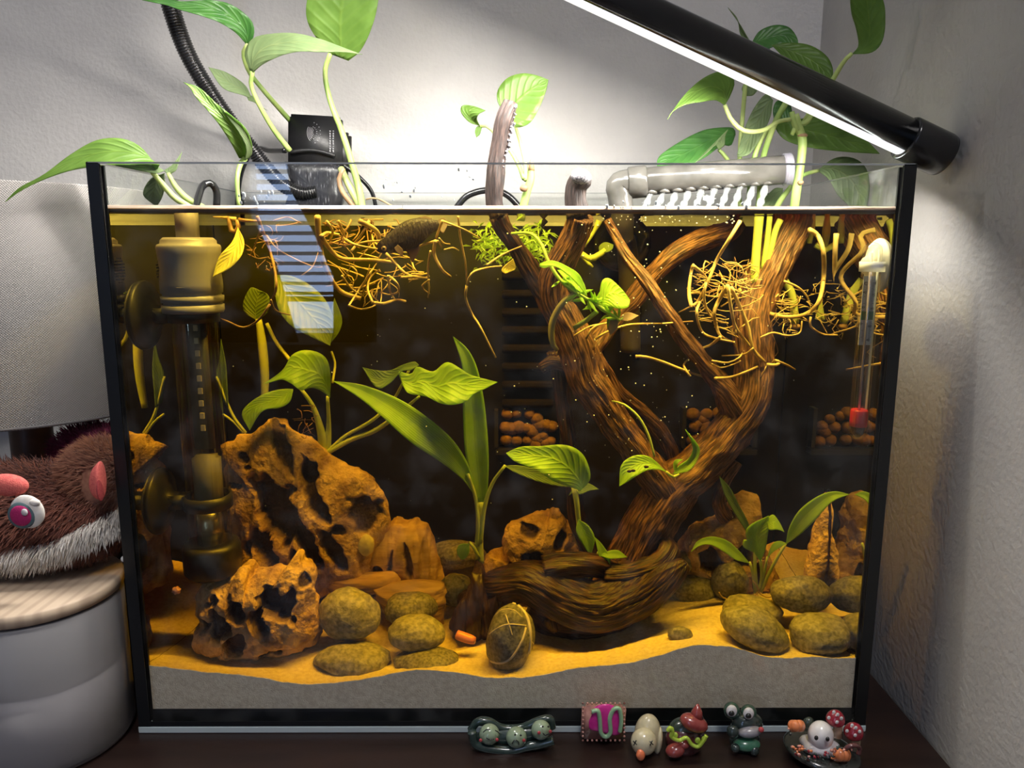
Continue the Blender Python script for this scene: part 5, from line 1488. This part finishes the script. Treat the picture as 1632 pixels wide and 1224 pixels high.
# stem plant (waterweed) under the surface at centre
u5 = plant('waterweed', P(872, 400, .045), 'bright green waterweed stem with whorls of small leaves crossing the driftwood')
stem('stem', [(815, 372, .055, 2), (845, 372, .05, 2.4), (862, 388, .045, 2.8), (873, 415, .042, 3), (892, 445, .04, 3), (920, 468, .038, 3.4), (950, 485, .038, 3.2), (988, 511, .04, 2.6)], mat('bright_green_stem', (.42, .62, .10), (.5, .7, .16), 60, .4, translucent=.3), u5)
rw = random.Random(12)
for (cx, c_y, n, ln, yy) in ((875, 425, 3, 16, .042), (893, 447, 5, 20, .04), (921, 468, 7, 26, .037), (936, 476, 7, 26, .037), (950, 486, 7, 24, .038), (972, 500, 6, 22, .039), (986, 509, 4, 22, .04)):
    for k in range(n):
        an = rw.uniform(0, 2 * PI)
        dx, dy = math.cos(an), math.sin(an)
        bx, by = -dy, dx
        L1 = ln * rw.uniform(.7, 1.1)
        wd = 2.6
        cu = rw.uniform(-5, 5)
        A = [(cx, c_y), (cx + dx * L1 * .5 + bx * (wd + cu), c_y + dy * L1 * .5 + by * (wd + cu)), (cx + dx * L1 + bx * cu * 2, c_y + dy * L1 + by * cu * 2)]
        B = [(cx, c_y), (cx + dx * L1 * .5 + bx * (cu - wd), c_y + dy * L1 * .5 + by * (cu - wd)), (cx + dx * L1 + bx * cu * 2, c_y + dy * L1 + by * cu * 2)]
        leaf('leaf', A, B, [yy, yy + rw.uniform(-.008, .008)], M_leafw, u5, .1, n=8, mm=2)
leaf('leaf', [(860, 420), (880, 415), (905, 425), (925, 440), (936, 472)], [(860, 424), (885, 425), (905, 438), (922, 455), (936, 472)], [.035, .035], M_leafw, u5, .2)
leaf('leaf', [(888, 430), (912, 432), (930, 450), (936, 472)], [(888, 430), (900, 445), (915, 460), (936, 472)], [.042, .038], M_leafw, u5, .2)
leaf('leaf', [(957, 488), (956, 465), (960, 447), (972, 444), (992, 462), (1004, 478)], [(957, 488), (975, 490), (990, 492), (1000, 490), (1003, 485), (1004, 478)], [.042, .042], M_leafw, u5, .2)
stem('stem', [(915, 523, .044, 4), (935, 510, .042, 4), (952, 496, .040, 3.6)], M_stemw, u5)
stem('stem', [(917, 468, .042, 4.5), (895, 485, .04, 5), (880, 515, .042, 5.5), (880, 545, .044, 4.5), (888, 558, .046, 3.5)], mat('olive_grey_stalk', (.32, .30, .14), None, rough=.5), u5)
leaf('leaf', [(985, 508), (1000, 498), (1018, 503)], [(985, 510), (1002, 512), (1018, 503)], .042, M_rootb, u5, .1)
leaf('leaf', [(975, 505), (968, 518), (972, 535)], [(985, 508), (985, 522), (972, 535)], .042, M_rootb, u5, .1)
u6 = plant('waterweed', P(800, 390, .09), 'dim fuzzy clump of waterweed floating left of the main branch')
fz = MB()
for k in range(420):
    cx = rw.choice([770, 790, 810, 830, 850, 860]) + rw.gauss(0, 9); c_y = 388 + rw.gauss(0, 14)
    if c_y < 352: c_y = 360
    an = rw.uniform(0, 2 * PI); L1 = rw.uniform(10, 20); yy = rw.uniform(.075, .105)
    a_ = P(cx, c_y, yy); b_ = P(cx + L1 * math.cos(an), c_y + L1 * math.sin(an) * .8, yy + .003)
    w_ = Vector((math.sin(an), .3, math.cos(an))) * .0007
    m_ = (a_ + b_) / 2 + Vector((0, 0, .0006))
    fz.add([a_, m_ + w_, b_, m_ - w_, m_ + Vector((0, .0004, 0))], [[0, 1, 4], [1, 2, 4], [2, 3, 4], [3, 0, 4]])
fz.build('weed_foliage', M_leafw, u6, smooth=False)['kind'] = 'stuff'
stem('stem', [(760, 385, .09, 2), (800, 378, .09, 2.5), (850, 372, .088, 2.5)], M_stemw, u6)
u7 = pothos('pothos_cutting', P(930, 395, .12), 'short submerged green cutting behind the main branch near the pump')
for pts in ([(955, 352, .12, 5), (945, 372, .12, 3), (930, 392, .12, 4)], [(920, 400, .12, 5), (938, 412, .12, 5), (952, 408, .12, 5), (965, 398, .12, 4)], [(925, 405, .12, 3), (938, 420, .12, 3), (945, 426, .12, 2)]):
    stem('submerged_stem', pts, M_stemw, u7)
leaf('leaf', [(955, 402), (955, 392), (965, 386), (978, 390)], [(955, 402), (968, 402), (976, 397), (978, 390)], .12, M_leafwd, u7, .1)

# ---------------------------------------------------------------- bedside lamp with linen shade
def shademat():
    m, nt, N, L = nodes('woven_linen_shade')
    b = N['Principled BSDF']; b.inputs['Roughness'].default_value = .85
    tc = N.new('ShaderNodeTexCoord'); sp = N.new('ShaderNodeSeparateXYZ'); L.new(tc.outputs['UV'], sp.inputs[0])
    outs = []
    for k, f in ((0, 2200.0), (1, 2200.0)):
        mu = N.new('ShaderNodeMath'); mu.operation = 'MULTIPLY'; mu.inputs[1].default_value = f * 1.85; L.new(sp.outputs[k], mu.inputs[0])
        s = N.new('ShaderNodeMath'); s.operation = 'SINE'; L.new(mu.outputs[0], s.inputs[0]); outs.append(s.outputs[0])
    a = N.new('ShaderNodeMath'); a.operation = 'MULTIPLY'; L.new(outs[0], a.inputs[0]); L.new(outs[1], a.inputs[1])
    mr = N.new('ShaderNodeMapRange'); mr.inputs[1].default_value = -1; L.new(a.outputs[0], mr.inputs[0])
    mx = N.new('ShaderNodeMixRGB'); mx.inputs[1].default_value = (.20, .19, .18, 1); mx.inputs[2].default_value = (.36, .34, .325, 1)
    L.new(mr.outputs[0], mx.inputs[0]); L.new(mx.outputs[0], b.inputs['Base Color'])
    bp = N.new('ShaderNodeBump'); bp.inputs['Strength'].default_value = .5; bp.inputs['Distance'].default_value = .0004
    L.new(a.outputs[0], bp.inputs['Height']); L.new(bp.outputs[0], b.inputs['Normal'])
    return m


LX, LY = -0.345, .115
lp = thing('table_lamp', (LX, LY, 0), 'unlit bedside lamp with a pale woven drum shade at the far left', 'lamp')
vs, fs, uv = [], [], []
n = 96
zs = [.1865, .1875, .26, .334, .335]
for r_off in (0, -.0015):
    for z in zs:
        R_ = .104 + r_off - (z - .186) * .07
        for j in range(n + 1):
            t = 2 * PI * j / n
            vs.append((LX + R_ * math.cos(t), LY + R_ * math.sin(t), z)); uv.append((t * .1, z))
k_ = (n + 1) * len(zs)
for h in (0, 1):
    for i in range(len(zs) - 1):
        for j in range(n):
            a_ = h * k_ + i * (n + 1) + j
            f = [a_, a_ + 1, a_ + n + 2, a_ + n + 1]
            fs.append(f if h == 0 else f[::-1])
for j in range(n):
    fs.append([j + 1, j, k_ + j, k_ + j + 1])
    e = (len(zs) - 1) * (n + 1) + j
    fs.append([e, e + 1, k_ + e + 1, k_ + e])
mesh('lamp_shade', vs, fs, shademat(), lp, uv=uv)
MB().lathe((LX, LY, .1872), [(.1045, 0), (.1045, .0012), (.103, .0012), (.103, 0)], (0, 0, 1), 80, cap=False).build('shade_rim', mat('grey_rim', (.12, .11, .11), None, rough=.5), lp)
MB().lathe((LX, LY, 0), [(.05, 0), (.05, .012), (.02, .022), (.014, .04), (.014, .19), (.012, .25)], (0, 0, 1), 40).build('lamp_post', mat('dark_wood_post', (.06, .03, .02), (.10, .05, .035), 60, .4), lp)

# ---------------------------------------------------------------- candle jar with lid
JX, JY, JR = -.2775, -.002, .0465
jar = thing('candle_jar', (JX, JY, 0), 'frosted glass candle jar half full of white wax, at the front left', 'candle')
M_jar = mat('frosted_jar_glass', (.60, .59, .60), None, rough=.4, spec=.6, translucent=.35)
M_wax = mat('white_wax', (.85, .84, .84), None, rough=.6)
MB().lathe((JX, JY, 0), [(JR - .006, 0.0), (JR - .002, .0012), (JR, .005), (JR, .092), (JR - .0015, .093), (JR - .003, .092), (JR - .003, .050)], (0, 0, 1), 72).build('jar_wall', glassmat('frosted_glass', (.62, .61, .62), .06, rough=.4, body=.34, bodycol=(.55, .54, .56)), jar)
MB().lathe((JX, JY, .0035), [(JR - .006, 0), (JR - .0036, .002), (JR - .0034, .046), (JR - .006, .0475)], (0, 0, 1), 64).build('wax', M_wax, jar)
MB().lathe((JX, JY, .0515), [(.0008, 0), (.0008, .008)], (0, 0, 1), 8).build('wick', M_ink, jar)


def lidmat():
    m, nt, N, L = nodes('pine_lid')
    b = N['Principled BSDF']; b.inputs['Roughness'].default_value = .55
    tc = N.new('ShaderNodeTexCoord'); mp = N.new('ShaderNodeMapping'); mp.inputs['Rotation'].default_value = (0, 0, math.radians(32)); mp.inputs['Scale'].default_value = (1, .06, .3)
    L.new(tc.outputs['Object'], mp.inputs[0])
    wv = N.new('ShaderNodeTexWave'); wv.inputs['Scale'].default_value = 48; wv.inputs['Distortion'].default_value = 2.5; wv.inputs['Detail Scale'].default_value = 2
    wv.wave_profile = 'SIN'
    L.new(mp.outputs[0], wv.inputs['Vector'])
    rp = N.new('ShaderNodeValToRGB'); rp.color_ramp.elements[0].color = (.60, .47, .34, 1); rp.color_ramp.elements[1].color = (.48, .36, .26, 1)
    rp.color_ramp.elements[0].position = .35
    L.new(wv.outputs['Fac'], rp.inputs[0]); L.new(rp.outputs[0], b.inputs['Base Color'])
    return m


lid = MB().lathe((JX, JY, .0936), [(JR - .001, 0), (JR + .0006, .001), (JR + .0006, .0068), (JR - .0004, .0078)], (0, 0, 1), 80).build('jar_lid', lidmat(), None, loc=(JX, JY, .0936))
meta(lid, 'round striped pine lid on the candle jar, under the plush toy', 'lid')

# ---------------------------------------------------------------- plush toy
PX, PY = -.268, .012
pl = thing('plush_toy', (PX, PY, .1016), 'brown furry plush animal with pink eye and ears lying on the candle lid', 'plush toy')
M_fur = mat('brown_fur', (.13, .038, .026), (.25, .085, .05), 300, .9, sheen=.3)
M_furl = mat('light_brown_fur', (.26, .10, .06), (.42, .19, .11), 300, .9, sheen=.3)
M_furw = mat('cream_fur', (.80, .74, .66), (.92, .88, .82), 300, .9, sheen=.3)
M_pink = mat('coral_pink_felt', (.75, .13, .12), (.85, .20, .16), 700, .9, .4, 1500)
M_mag = mat('magenta_felt', (.42, .015, .12), (.5, .02, .15), 700, .8, .3, 1500)


def fur(parent, name, centre, rad, m, n, length, comb, rng, keep=None, rot=None, w=.00035):
    mb = MB()
    R = rot or Matrix.Identity(3)
    V, Fc = [], []
    k = 0
    while k < n:
        d = Vector((rng.gauss(0, 1), rng.gauss(0, 1), rng.gauss(0, 1))).normalized()
        if d.y > .35: continue
        p = R @ Vector((d.x * rad[0], d.y * rad[1], d.z * rad[2])) + Vector(centre)
        if keep and not keep(p): continue
        k += 1
        nn = (R @ Vector((d.x / rad[0], d.y / rad[1], d.z / rad[2]))).normalized()
        g = (nn * .55 + Vector(comb) + Vector((rng.gauss(0, .22), rng.gauss(0, .22), rng.gauss(0, .22)))).normalized()
        g2 = (g + Vector((rng.gauss(0, .15), 0, rng.gauss(0, .15) - .25))).normalized()
        l = length * rng.uniform(.6, 1.2)
        s = g.cross(nn if abs(g.dot(nn)) < .95 else Vector((1, 0, 0))).normalized() * w
        q = p + g * l * .55
        e = q + g2 * l * .45
        b0 = len(V)
        V += [p - s, p + s, q + s * .7, q - s * .7, e]
        Fc += [[b0, b0 + 1, b0 + 2, b0 + 3], [b0 + 3, b0 + 2, b0 + 4]]
    mb.v, mb.f = V, Fc
    o = mb.build(name, m, parent)
    o['kind'] = 'stuff'
    return o


rf = random.Random(4)
hc = (PX - .026, PY + .012, .134)
MB().ball(hc, (.070, .036, .031), None, 48, 32, lambda d: 1 + .05 * noise.noise(d * 2)).build('body', M_fur, pl)
BAND = lambda x: .1185 + .12 * max(0, x + .285) + .35 * max(0, x + .262)
fur(pl, 'fur', hc, (.070, .036, .031), M_fur, 15000, .0075, (-.35, -.2, -.35), rf, keep=lambda p: p.z > BAND(p.x) + .004 or p.z < BAND(p.x) - .0065)
fur(pl, 'fur_trim', hc, (.0715, .0375, .032), M_furw, 7000, .0090, (-.15, -.4, -.55), rf, keep=lambda p: BAND(p.x) - .006 < p.z < BAND(p.x) + .007)
ec = P(142, 775, .002)
ecc = (ec.x, ec.y + .018, ec.z)
MB().ball(ecc, (.023, .019, .022), None, 30, 20).build('ear', M_furl, pl)
fur(pl, 'ear_fur', ecc, (.023, .019, .022), M_furl, 4500, .0075, (-.5, -.1, .1), rf, keep=lambda p: (p.x - ec.x - .004) ** 2 + (p.z - ec.z) ** 2 * .45 > .0075 ** 2)
pe = MB(); pe.ball(P(163, 766, -.0105), (.0070, .0050, .0115), Euler((0, .22, 0)).to_matrix(), 28, 20); pe.build('ear_lining', M_pink, pl)
pe = MB(); pe.ball(P(168, 780, -.0130), (.0040, .0036, .0070), Euler((0, .12, 0)).to_matrix(), 28, 20); pe.build('ear_lining', mat('rose_felt', (.42, .05, .06), (.5, .08, .08), 700, .9, .4, 1500), pl)
pe = MB(); pe.ball(P(12, 773, -.026), (.0115, .0040, .0063), Euler((0, .05, 0)).to_matrix(), 28, 20); pe.build('horn', M_pink, pl)
ey = P(38, 821, -.030)
RE = Euler((PI / 2, 0, 0)).to_matrix()
RY_ = Euler((0, -.5, 0)).to_matrix()
MB().ball(ey + Vector((.0015, .0012, .0016)), (.0092, .0022, .0096), RY_, 30, 16).build('eye_white', M_furw, pl)
MB().ball(ey + Vector((-.001, 0, 0)), (.0078, .0018, .0076), RY_, 30, 16).build('eye_ring', mat('slate_stitching', (.10, .16, .18), None, rough=.8), pl)
MB().ball(ey + Vector((-.001, -.0008, 0)), (.0060, .0016, .0060), RY_, 30, 16).build('iris', M_mag, pl)
MB().ball(ey + Vector((.0020, -.0022, .0024)), (.0018, .0008, .0020), None, 16, 10).build('eye_glint', M_white, pl)
MB().ball(ey + Vector((.0068, .0, .0072)), (.0030, .0014, .0020), None, 16, 10).build('eye_tuft', M_furw, pl)
for o in [pl] + list(pl.children):          # the toy is squashed softly against the tank's side pane
    if o.type == 'MESH':
        for v in o.data.vertices:
            lim = -.2262 - pl.location.x
            if v.co.x > lim - .004: v.co.x = lim - .004 * math.exp(-(v.co.x - lim + .004) / .004)
cap_ = MB().ball(P(160, 722, .065), (.030, .02, .020), None, 30, 20, lambda d: 1 + .06 * noise.noise(d * 3)).build('fluffy_ball', mat('plum_fur', (.10, .008, .03), (.16, .015, .05), 400, .9), None, loc=P(160, 735, .065))
MB().box((-.2635, .085, .0505), (.05, .04, .101), None, .003).build('box', mat('dark_box', (.05, .04, .04), None, rough=.6), None, loc=(-.2635, .085, 0)).name = 'storage_box'
meta(bpy.data.objects['storage_box'], 'dark little box behind the candle jar, mostly hidden by the plush toy', 'box')
meta(cap_, 'dark plum furry ball behind the plush toy against the lampshade', 'pompom')
fur(cap_, 'fur', P(160, 722, .065), (.030, .02, .020), bpy.data.materials['plum_fur'], 2500, .006, (-.2, -.1, .3), rf)

# ---------------------------------------------------------------- clay figurines on the desk
GR = 'polymer clay figurines on the desk in front of the tank'


def clay(name, c, r=.15, coat=1.0, **k):
    m = mat(name, c, tuple(min(1, x * 1.15 + .01) for x in c), 300, r + .12, .15, 250, coat=coat, **k)
    return m


def figb(px, py, Y):
    p = P(px, py, Y)
    return Vector((p.x, p.y, 0))


def el(parent, name, px, py, Y, rx, ry, rz, m, rot=0, tilt=0, fn=None, seg=28):
    s = S(Y)
    return MB().ball(P(px, py, Y), (rx * s, ry * s, rz * s), Matrix.Rotation(math.radians(rot), 3, 'Y') @ Matrix.Rotation(math.radians(tilt), 3, 'X'), seg, seg * 2 // 3, fn).build(name, m, parent)


def tb(parent, name, pts, r, m, Y=None):
    L = [(p[0], p[1], p[2] if len(p) > 2 else Y, r) for p in pts]
    return stem(name, L, m, parent, 10, .0006)


C_pod = clay('dark_pod_clay', (.025, .05, .045)); C_pea = clay('pale_pea_clay', (.27, .36, .25)); C_blk = clay('black_clay', (.008, .008, .008)); C_blush = clay('blush_red', (.55, .06, .07))
g1 = thing('pea_pod_figurine', figb(815, 1180, -.018), 'dark green clay pea pod holding three pale peas with faces', 'figurine', GR)
Y1 = -.018
tb(g1, 'pod_shell', [(752, 1166), (758, 1186), (785, 1194), (815, 1196), (840, 1190), (862, 1186), (882, 1180)], 8, C_pod, Y1)
tb(g1, 'pod_shell', [(750, 1164), (762, 1150), (780, 1150), (800, 1160), (830, 1160), (855, 1150), (876, 1146), (880, 1160)], 7, C_pod, Y1 + .008)
el(g1, 'pod_back', 815, 1172, Y1 + .008, 66, 14, 18, C_pod, -4)
for cx, c_y, r in ((780, 1170, 18), (823, 1175, 18.5), (862, 1163, 17)):
    el(g1, 'pea', cx, c_y, Y1, r, r * .9, r, C_pea)
yf = Y1 - .0065
for pts in ([(770, 1167), (775, 1163), (781, 1163)], [(789, 1164), (794, 1167), (796, 1170)], [(775, 1176), (781, 1179), (787, 1178)], [(816, 1185), (820, 1180), (826, 1182), (827, 1187)], [(865, 1168), (869, 1172), (875, 1169)]):
    tb(g1, 'face_line', pts, .9, C_blk, yf)
for cx, c_y in ((821, 1171), (830, 1172), (865, 1158), (874, 1158)):
    el(g1, 'eye', cx, c_y, yf, 1.9, 1.5, 1.9, C_blk, seg=10)
for cx, c_y in ((766, 1180), (792, 1179), (835, 1180), (859, 1168), (877, 1166)):
    el(g1, 'blush', cx, c_y, yf + .0004, 3, 1.6, 3.4, C_blush, seg=12)

C_crust = clay('pink_crust_clay', (.55, .27, .22)); C_jam = clay('magenta_jam_clay', (.75, .03, .33)); C_mint = clay('mint_icing_clay', (.33, .56, .33))
g2 = thing('pastry_figurine', figb(961, 1170, -.0095), 'pink clay pastry square with magenta jam and a mint green squiggle', 'figurine', GR)
Y2 = -.0095
s2 = S(Y2)
pc = P(961, 1150, Y2)
MB().box(pc, (76 * s2, .0065, 70 * s2), Euler((.12, 0, 0)).to_matrix() @ Euler((0, .03, 0)).to_matrix(), .0022).build('pastry', C_crust, g2)
for k in range(10):
    for (x, y) in ((929 + 66 * k / 9, 1121), (929 + 66 * k / 9, 1180), (929, 1121 + 59 * k / 9), (995, 1121 + 59 * k / 9)):
        el(g2, 'crimp', x if x < 998 else 997, y, Y2 - .0030, 2.2, 2, 2.2, C_crust, seg=8)
stone('jam', [(938, 1150), (945, 1130), (962, 1122), (980, 1126), (990, 1140), (990, 1165), (980, 1172), (955, 1166), (940, 1162)], Y2 - .0034, .0018, C_jam, seed=3, amp=.0002, N=60, M=20, parent=g2)
o = tb(g2, 'icing_squiggle', [(943, 1134), (953, 1133), (956, 1148), (958, 1168), (966, 1174), (973, 1166), (972, 1145), (978, 1131), (987, 1130), (990, 1148), (988, 1166)], 3.9, C_mint, Y2 - .0058)

C_cream = clay('cream_clay', (.62, .56, .38)); C_bill = clay('orange_clay', (.85, .22, .09))
g3 = thing('duck_figurine', figb(1030, 1195, -.020), 'cream clay duck lying with an orange bill beside the pink pastry', 'figurine', GR)
Y3 = -.020
el(g3, 'body', 1032, 1168, Y3 + .004, 23, 20, 35, C_cream, 4)
el(g3, 'head', 1026, 1182, Y3 - .004, 23, 20, 24, C_cream)
el(g3, 'wing', 1049, 1180, Y3 + .002, 7, 14, 26, C_cream, 6)
el(g3, 'bill', 1021, 1204, Y3 - .010, 8, 7, 12, C_bill, -4, fn=lambda d: 1 - .2 * max(0, -d.z))
for cx in (1012, 1038):
    tb(g3, 'eye', [(cx - 3, 1183 - 2), (cx + 3, 1187)], 1.0, C_blk, Y3 - .0118)
    tb(g3, 'eye', [(cx + 2, 1180), (cx - 2, 1188)], 1.0, C_blk, Y3 - .0118)

C_red = clay('brick_red_clay', (.28, .045, .04)); C_lime = clay('lime_clay', (.45, .62, .06)); C_dkg = clay('dark_green_clay', (.025, .045, .035))
g4 = thing('creature_figurine', figb(1092, 1195, -.017), 'dark red and lime clay creature with a pointed red cap right of the duck', 'figurine', GR)
Y4 = -.017
el(g4, 'body', 1090, 1180, Y4, 33, 22, 30, clay('plum_clay', (.10, .02, .025)))
el(g4, 'shell', 1092, 1163, Y4 + .002, 30, 20, 22, C_dkg)
el(g4, 'cap', 1106, 1152, Y4 - .005, 26, 17, 15, C_red, 22)
MB().lathe(P(1110, 1143, Y4 - .004), [(.0042, 0), (.0030, .004), (.0006, .0085)], (.05, 0, 1), 20).build('cap_point', C_red, g4)
tb(g4, 'lime_trim', [(1064, 1165), (1068, 1160), (1072, 1166), (1070, 1174), (1082, 1180), (1094, 1176), (1102, 1186), (1112, 1190), (1120, 1182), (1126, 1172)], 3.6, C_lime, Y4 - .0105)
for cx, c_y in ((1070, 1163), (1076, 1172), (1112, 1180), (1122, 1178)):
    el(g4, 'lime_leaf', cx, c_y, Y4 - .0100, 5, 3, 6, C_lime, seg=12)
el(g4, 'foot', 1076, 1196, Y4 - .009, 17, 13, 12, C_red, -12)
el(g4, 'tail', 1090, 1186, Y4 - .008, 10, 9, 8, C_red)

C_frog = clay('deep_green_clay', (.035, .085, .06)); C_wh = clay('white_clay', (.72, .70, .72)); C_gry = clay('grey_clay', (.30, .29, .33)); C_grn = clay('frog_green_clay', (.05, .19, .11)); C_frd = clay('frog_dark_clay', (.02, .035, .032))
g5 = thing('frog_figurine', figb(1188, 1190, -.0150), 'dark green clay frog with bulging white eyes and a pink nose', 'figurine', GR)
Y5 = -.0150
el(g5, 'body', 1187, 1180, Y5, 27, 20, 22, C_frd)
el(g5, 'belly', 1190, 1186, Y5 - .005, 24, 14, 12, C_grn)
el(g5, 'head', 1190, 1152, Y5, 28, 18, 20, C_frd)
for cx, c_y in ((1166, 1132), (1193, 1136)):
    el(g5, 'eye_mound', cx, c_y, Y5 + .001, 14, 12, 15, C_frog)
    el(g5, 'eyeball', cx, c_y + 1, Y5 - .0040, 9.5, 6, 11, C_wh)
    el(g5, 'pupil', cx, c_y + 5, Y5 - .0060, 5, 3.4, 5, C_blk)
el(g5, 'snout', 1195, 1166, Y5 - .006, 21, 11, 10, C_gry, -8)
el(g5, 'nose', 1213, 1163, Y5 - .010, 5, 4, 5, C_blush)
el(g5, 'arm', 1168, 1166, Y5 - .006, 11, 9, 12, C_frd)
el(g5, 'foot', 1202, 1196, Y5 - .008, 9, 8, 9, C_frd)
el(g5, 'foot', 1172, 1192, Y5 - .008, 8, 8, 8, C_frd)

g6 = thing('ghost_figurine', figb(1312, 1200, -.0245), 'clay scene of a white ghost among pumpkins, leaves and two red mushrooms', 'figurine', GR)
Y6 = -.0245
C_grd = clay('charcoal_clay', (.02, .025, .022)); C_pum = clay('pumpkin_clay', (.72, .22, .08)); C_mush = clay('maroon_clay', (.30, .015, .035)); C_stk = clay('beige_clay', (.52, .40, .27))
el(g6, 'ground_disc', 1310, 1196, Y6, 67, 58, 16, C_grd, 8)
rg = random.Random(9)
cols = [C_pum, C_mush, clay('dark_teal_clay', (.02, .05, .05)), clay('salmon_clay', (.65, .30, .24)), C_grd]
for k in range(70):
    t = rg.uniform(-2.9, -.4)
    rr = rg.uniform(.5, .95)
    px, py = 1308 + 58 * rr * math.cos(t), 1192 + 30 * rr * math.sin(-t) * (1 if math.sin(-t) > 0 else .5) - 8
    if px < 1262: py = rg.uniform(1160, 1195)
    el(g6, 'leaf_crumb', px, py, Y6 - .012 - rg.uniform(0, .006), rg.uniform(2, 4.4), 2.2, rg.uniform(1.5, 3), rg.choice(cols), rg.uniform(0, 90), seg=8)
el(g6, 'ghost_skirt', 1306, 1188, Y6 - .006, 34, 26, 14, C_wh, 6, fn=lambda d: 1 + .08 * math.sin(5 * math.atan2(d.x, d.y)))
el(g6, 'ghost_body', 1308, 1172, Y6 - .008, 22, 20, 26, C_wh)
for cx, c_y in ((1301, 1176), (1319, 1178)):
    el(g6, 'ghost_eye', cx, c_y, Y6 - .0165, 3.6, 2.6, 4.6, C_blk, seg=12)
for cx, c_y, r in ((1331, 1147, 16), (1360, 1168, 17)):
    s6 = S(Y6)
    q = P(cx + 3, c_y + 26, Y6 - .002)
    MB().lathe(q, [(.0030, 0), (.0026, .006), (.0024, .010)], (0, 0, 1), 18).build('mushroom_stalk', C_stk, g6)
    el(g6, 'mushroom_cap', cx, c_y, Y6 - .004, r, r * .9, r * 1.1, C_mush, 12, fn=lambda d: 1 if d.z > -.2 else 1 - .35 * (-d.z - .2))
    for dx, dy in ((-10, -3), (4, -8), (3, 4), (10, -2), (-2, -12)):
        el(g6, 'mushroom_spot', cx + dx, c_y + dy, Y6 - .0040 - .0062 * math.sqrt(max(0.05, 1 - (dx * dx + dy * dy) / (r * r * 1.0))), 3.2, 1.4, 3.6, C_wh, seg=10)
for cx, c_y, r in ((1269, 1157, 15), (1340, 1203, 17)):
    for k in range(7):
        a_ = 2 * PI * k / 7
        el(g6, 'pumpkin_rib', cx + r * .42 * math.cos(a_), c_y, Y6 - .006 - (.006 if cx > 1300 else 0) + .0030 * math.sin(a_), r * .58, r * .6, r * .72, C_pum, seg=16)
tb(g6, 'brown_curl', [(1346, 1196, Y6 - .014), (1352, 1190, Y6 - .016), (1362, 1188, Y6 - .016), (1370, 1192, Y6 - .014), (1368, 1202, Y6 - .014)], 4, clay('brown_clay', (.12, .04, .04)))
el(g6, 'dark_leaf', 1288, 1152, Y6, 9, 7, 11, C_dkg, 30)

# ---------------------------------------------------------------- pieces of parts
SUB = {'aquarium_heater': (('head', ('grip_dots', 'moulded_arc', 'handle')), ('circuit_board', ('indicator_mark',))),
       'thermometer': (('scale_card', ('scale_ticks', 'lettering', 'green_band')), ('holder_ring', ('holder_arm',))),
       'clip_lamp': (('clip_body', ('embossed_arc', 'embossed_dots', 'embossed_lettering', 'clip_ridge')),),
       'spray_bar': (('bar_tube', ('nozzle', 'collar')),),
       'fish': (('body', ('eye', 'pupil', 'pectoral_fin')),),
       'plush_toy': (('body', ('fur', 'fur_trim')), ('eye_white', ('eye_ring', 'iris', 'eye_glint')), ('ear', ('ear_fur', 'ear_lining'))),
       'table_lamp': (('lamp_shade', ('shade_rim',)),),
       'frog_figurine': (('head', ('eye_mound', 'snout', 'nose')),),
       'duck_figurine': (('head', ('bill', 'eye')),),
       'pastry_figurine': (('pastry', ('crimp', 'jam')),)}
for o in list(COL.objects):
    if o.parent is None and o.name in SUB:
        for pn, subs in SUB[o.name]:
            par = [c for c in o.children if c.name.split('.')[0] == pn][0]
            for c in list(o.children):
                if c.name.split('.')[0] in subs:
                    c.parent = par
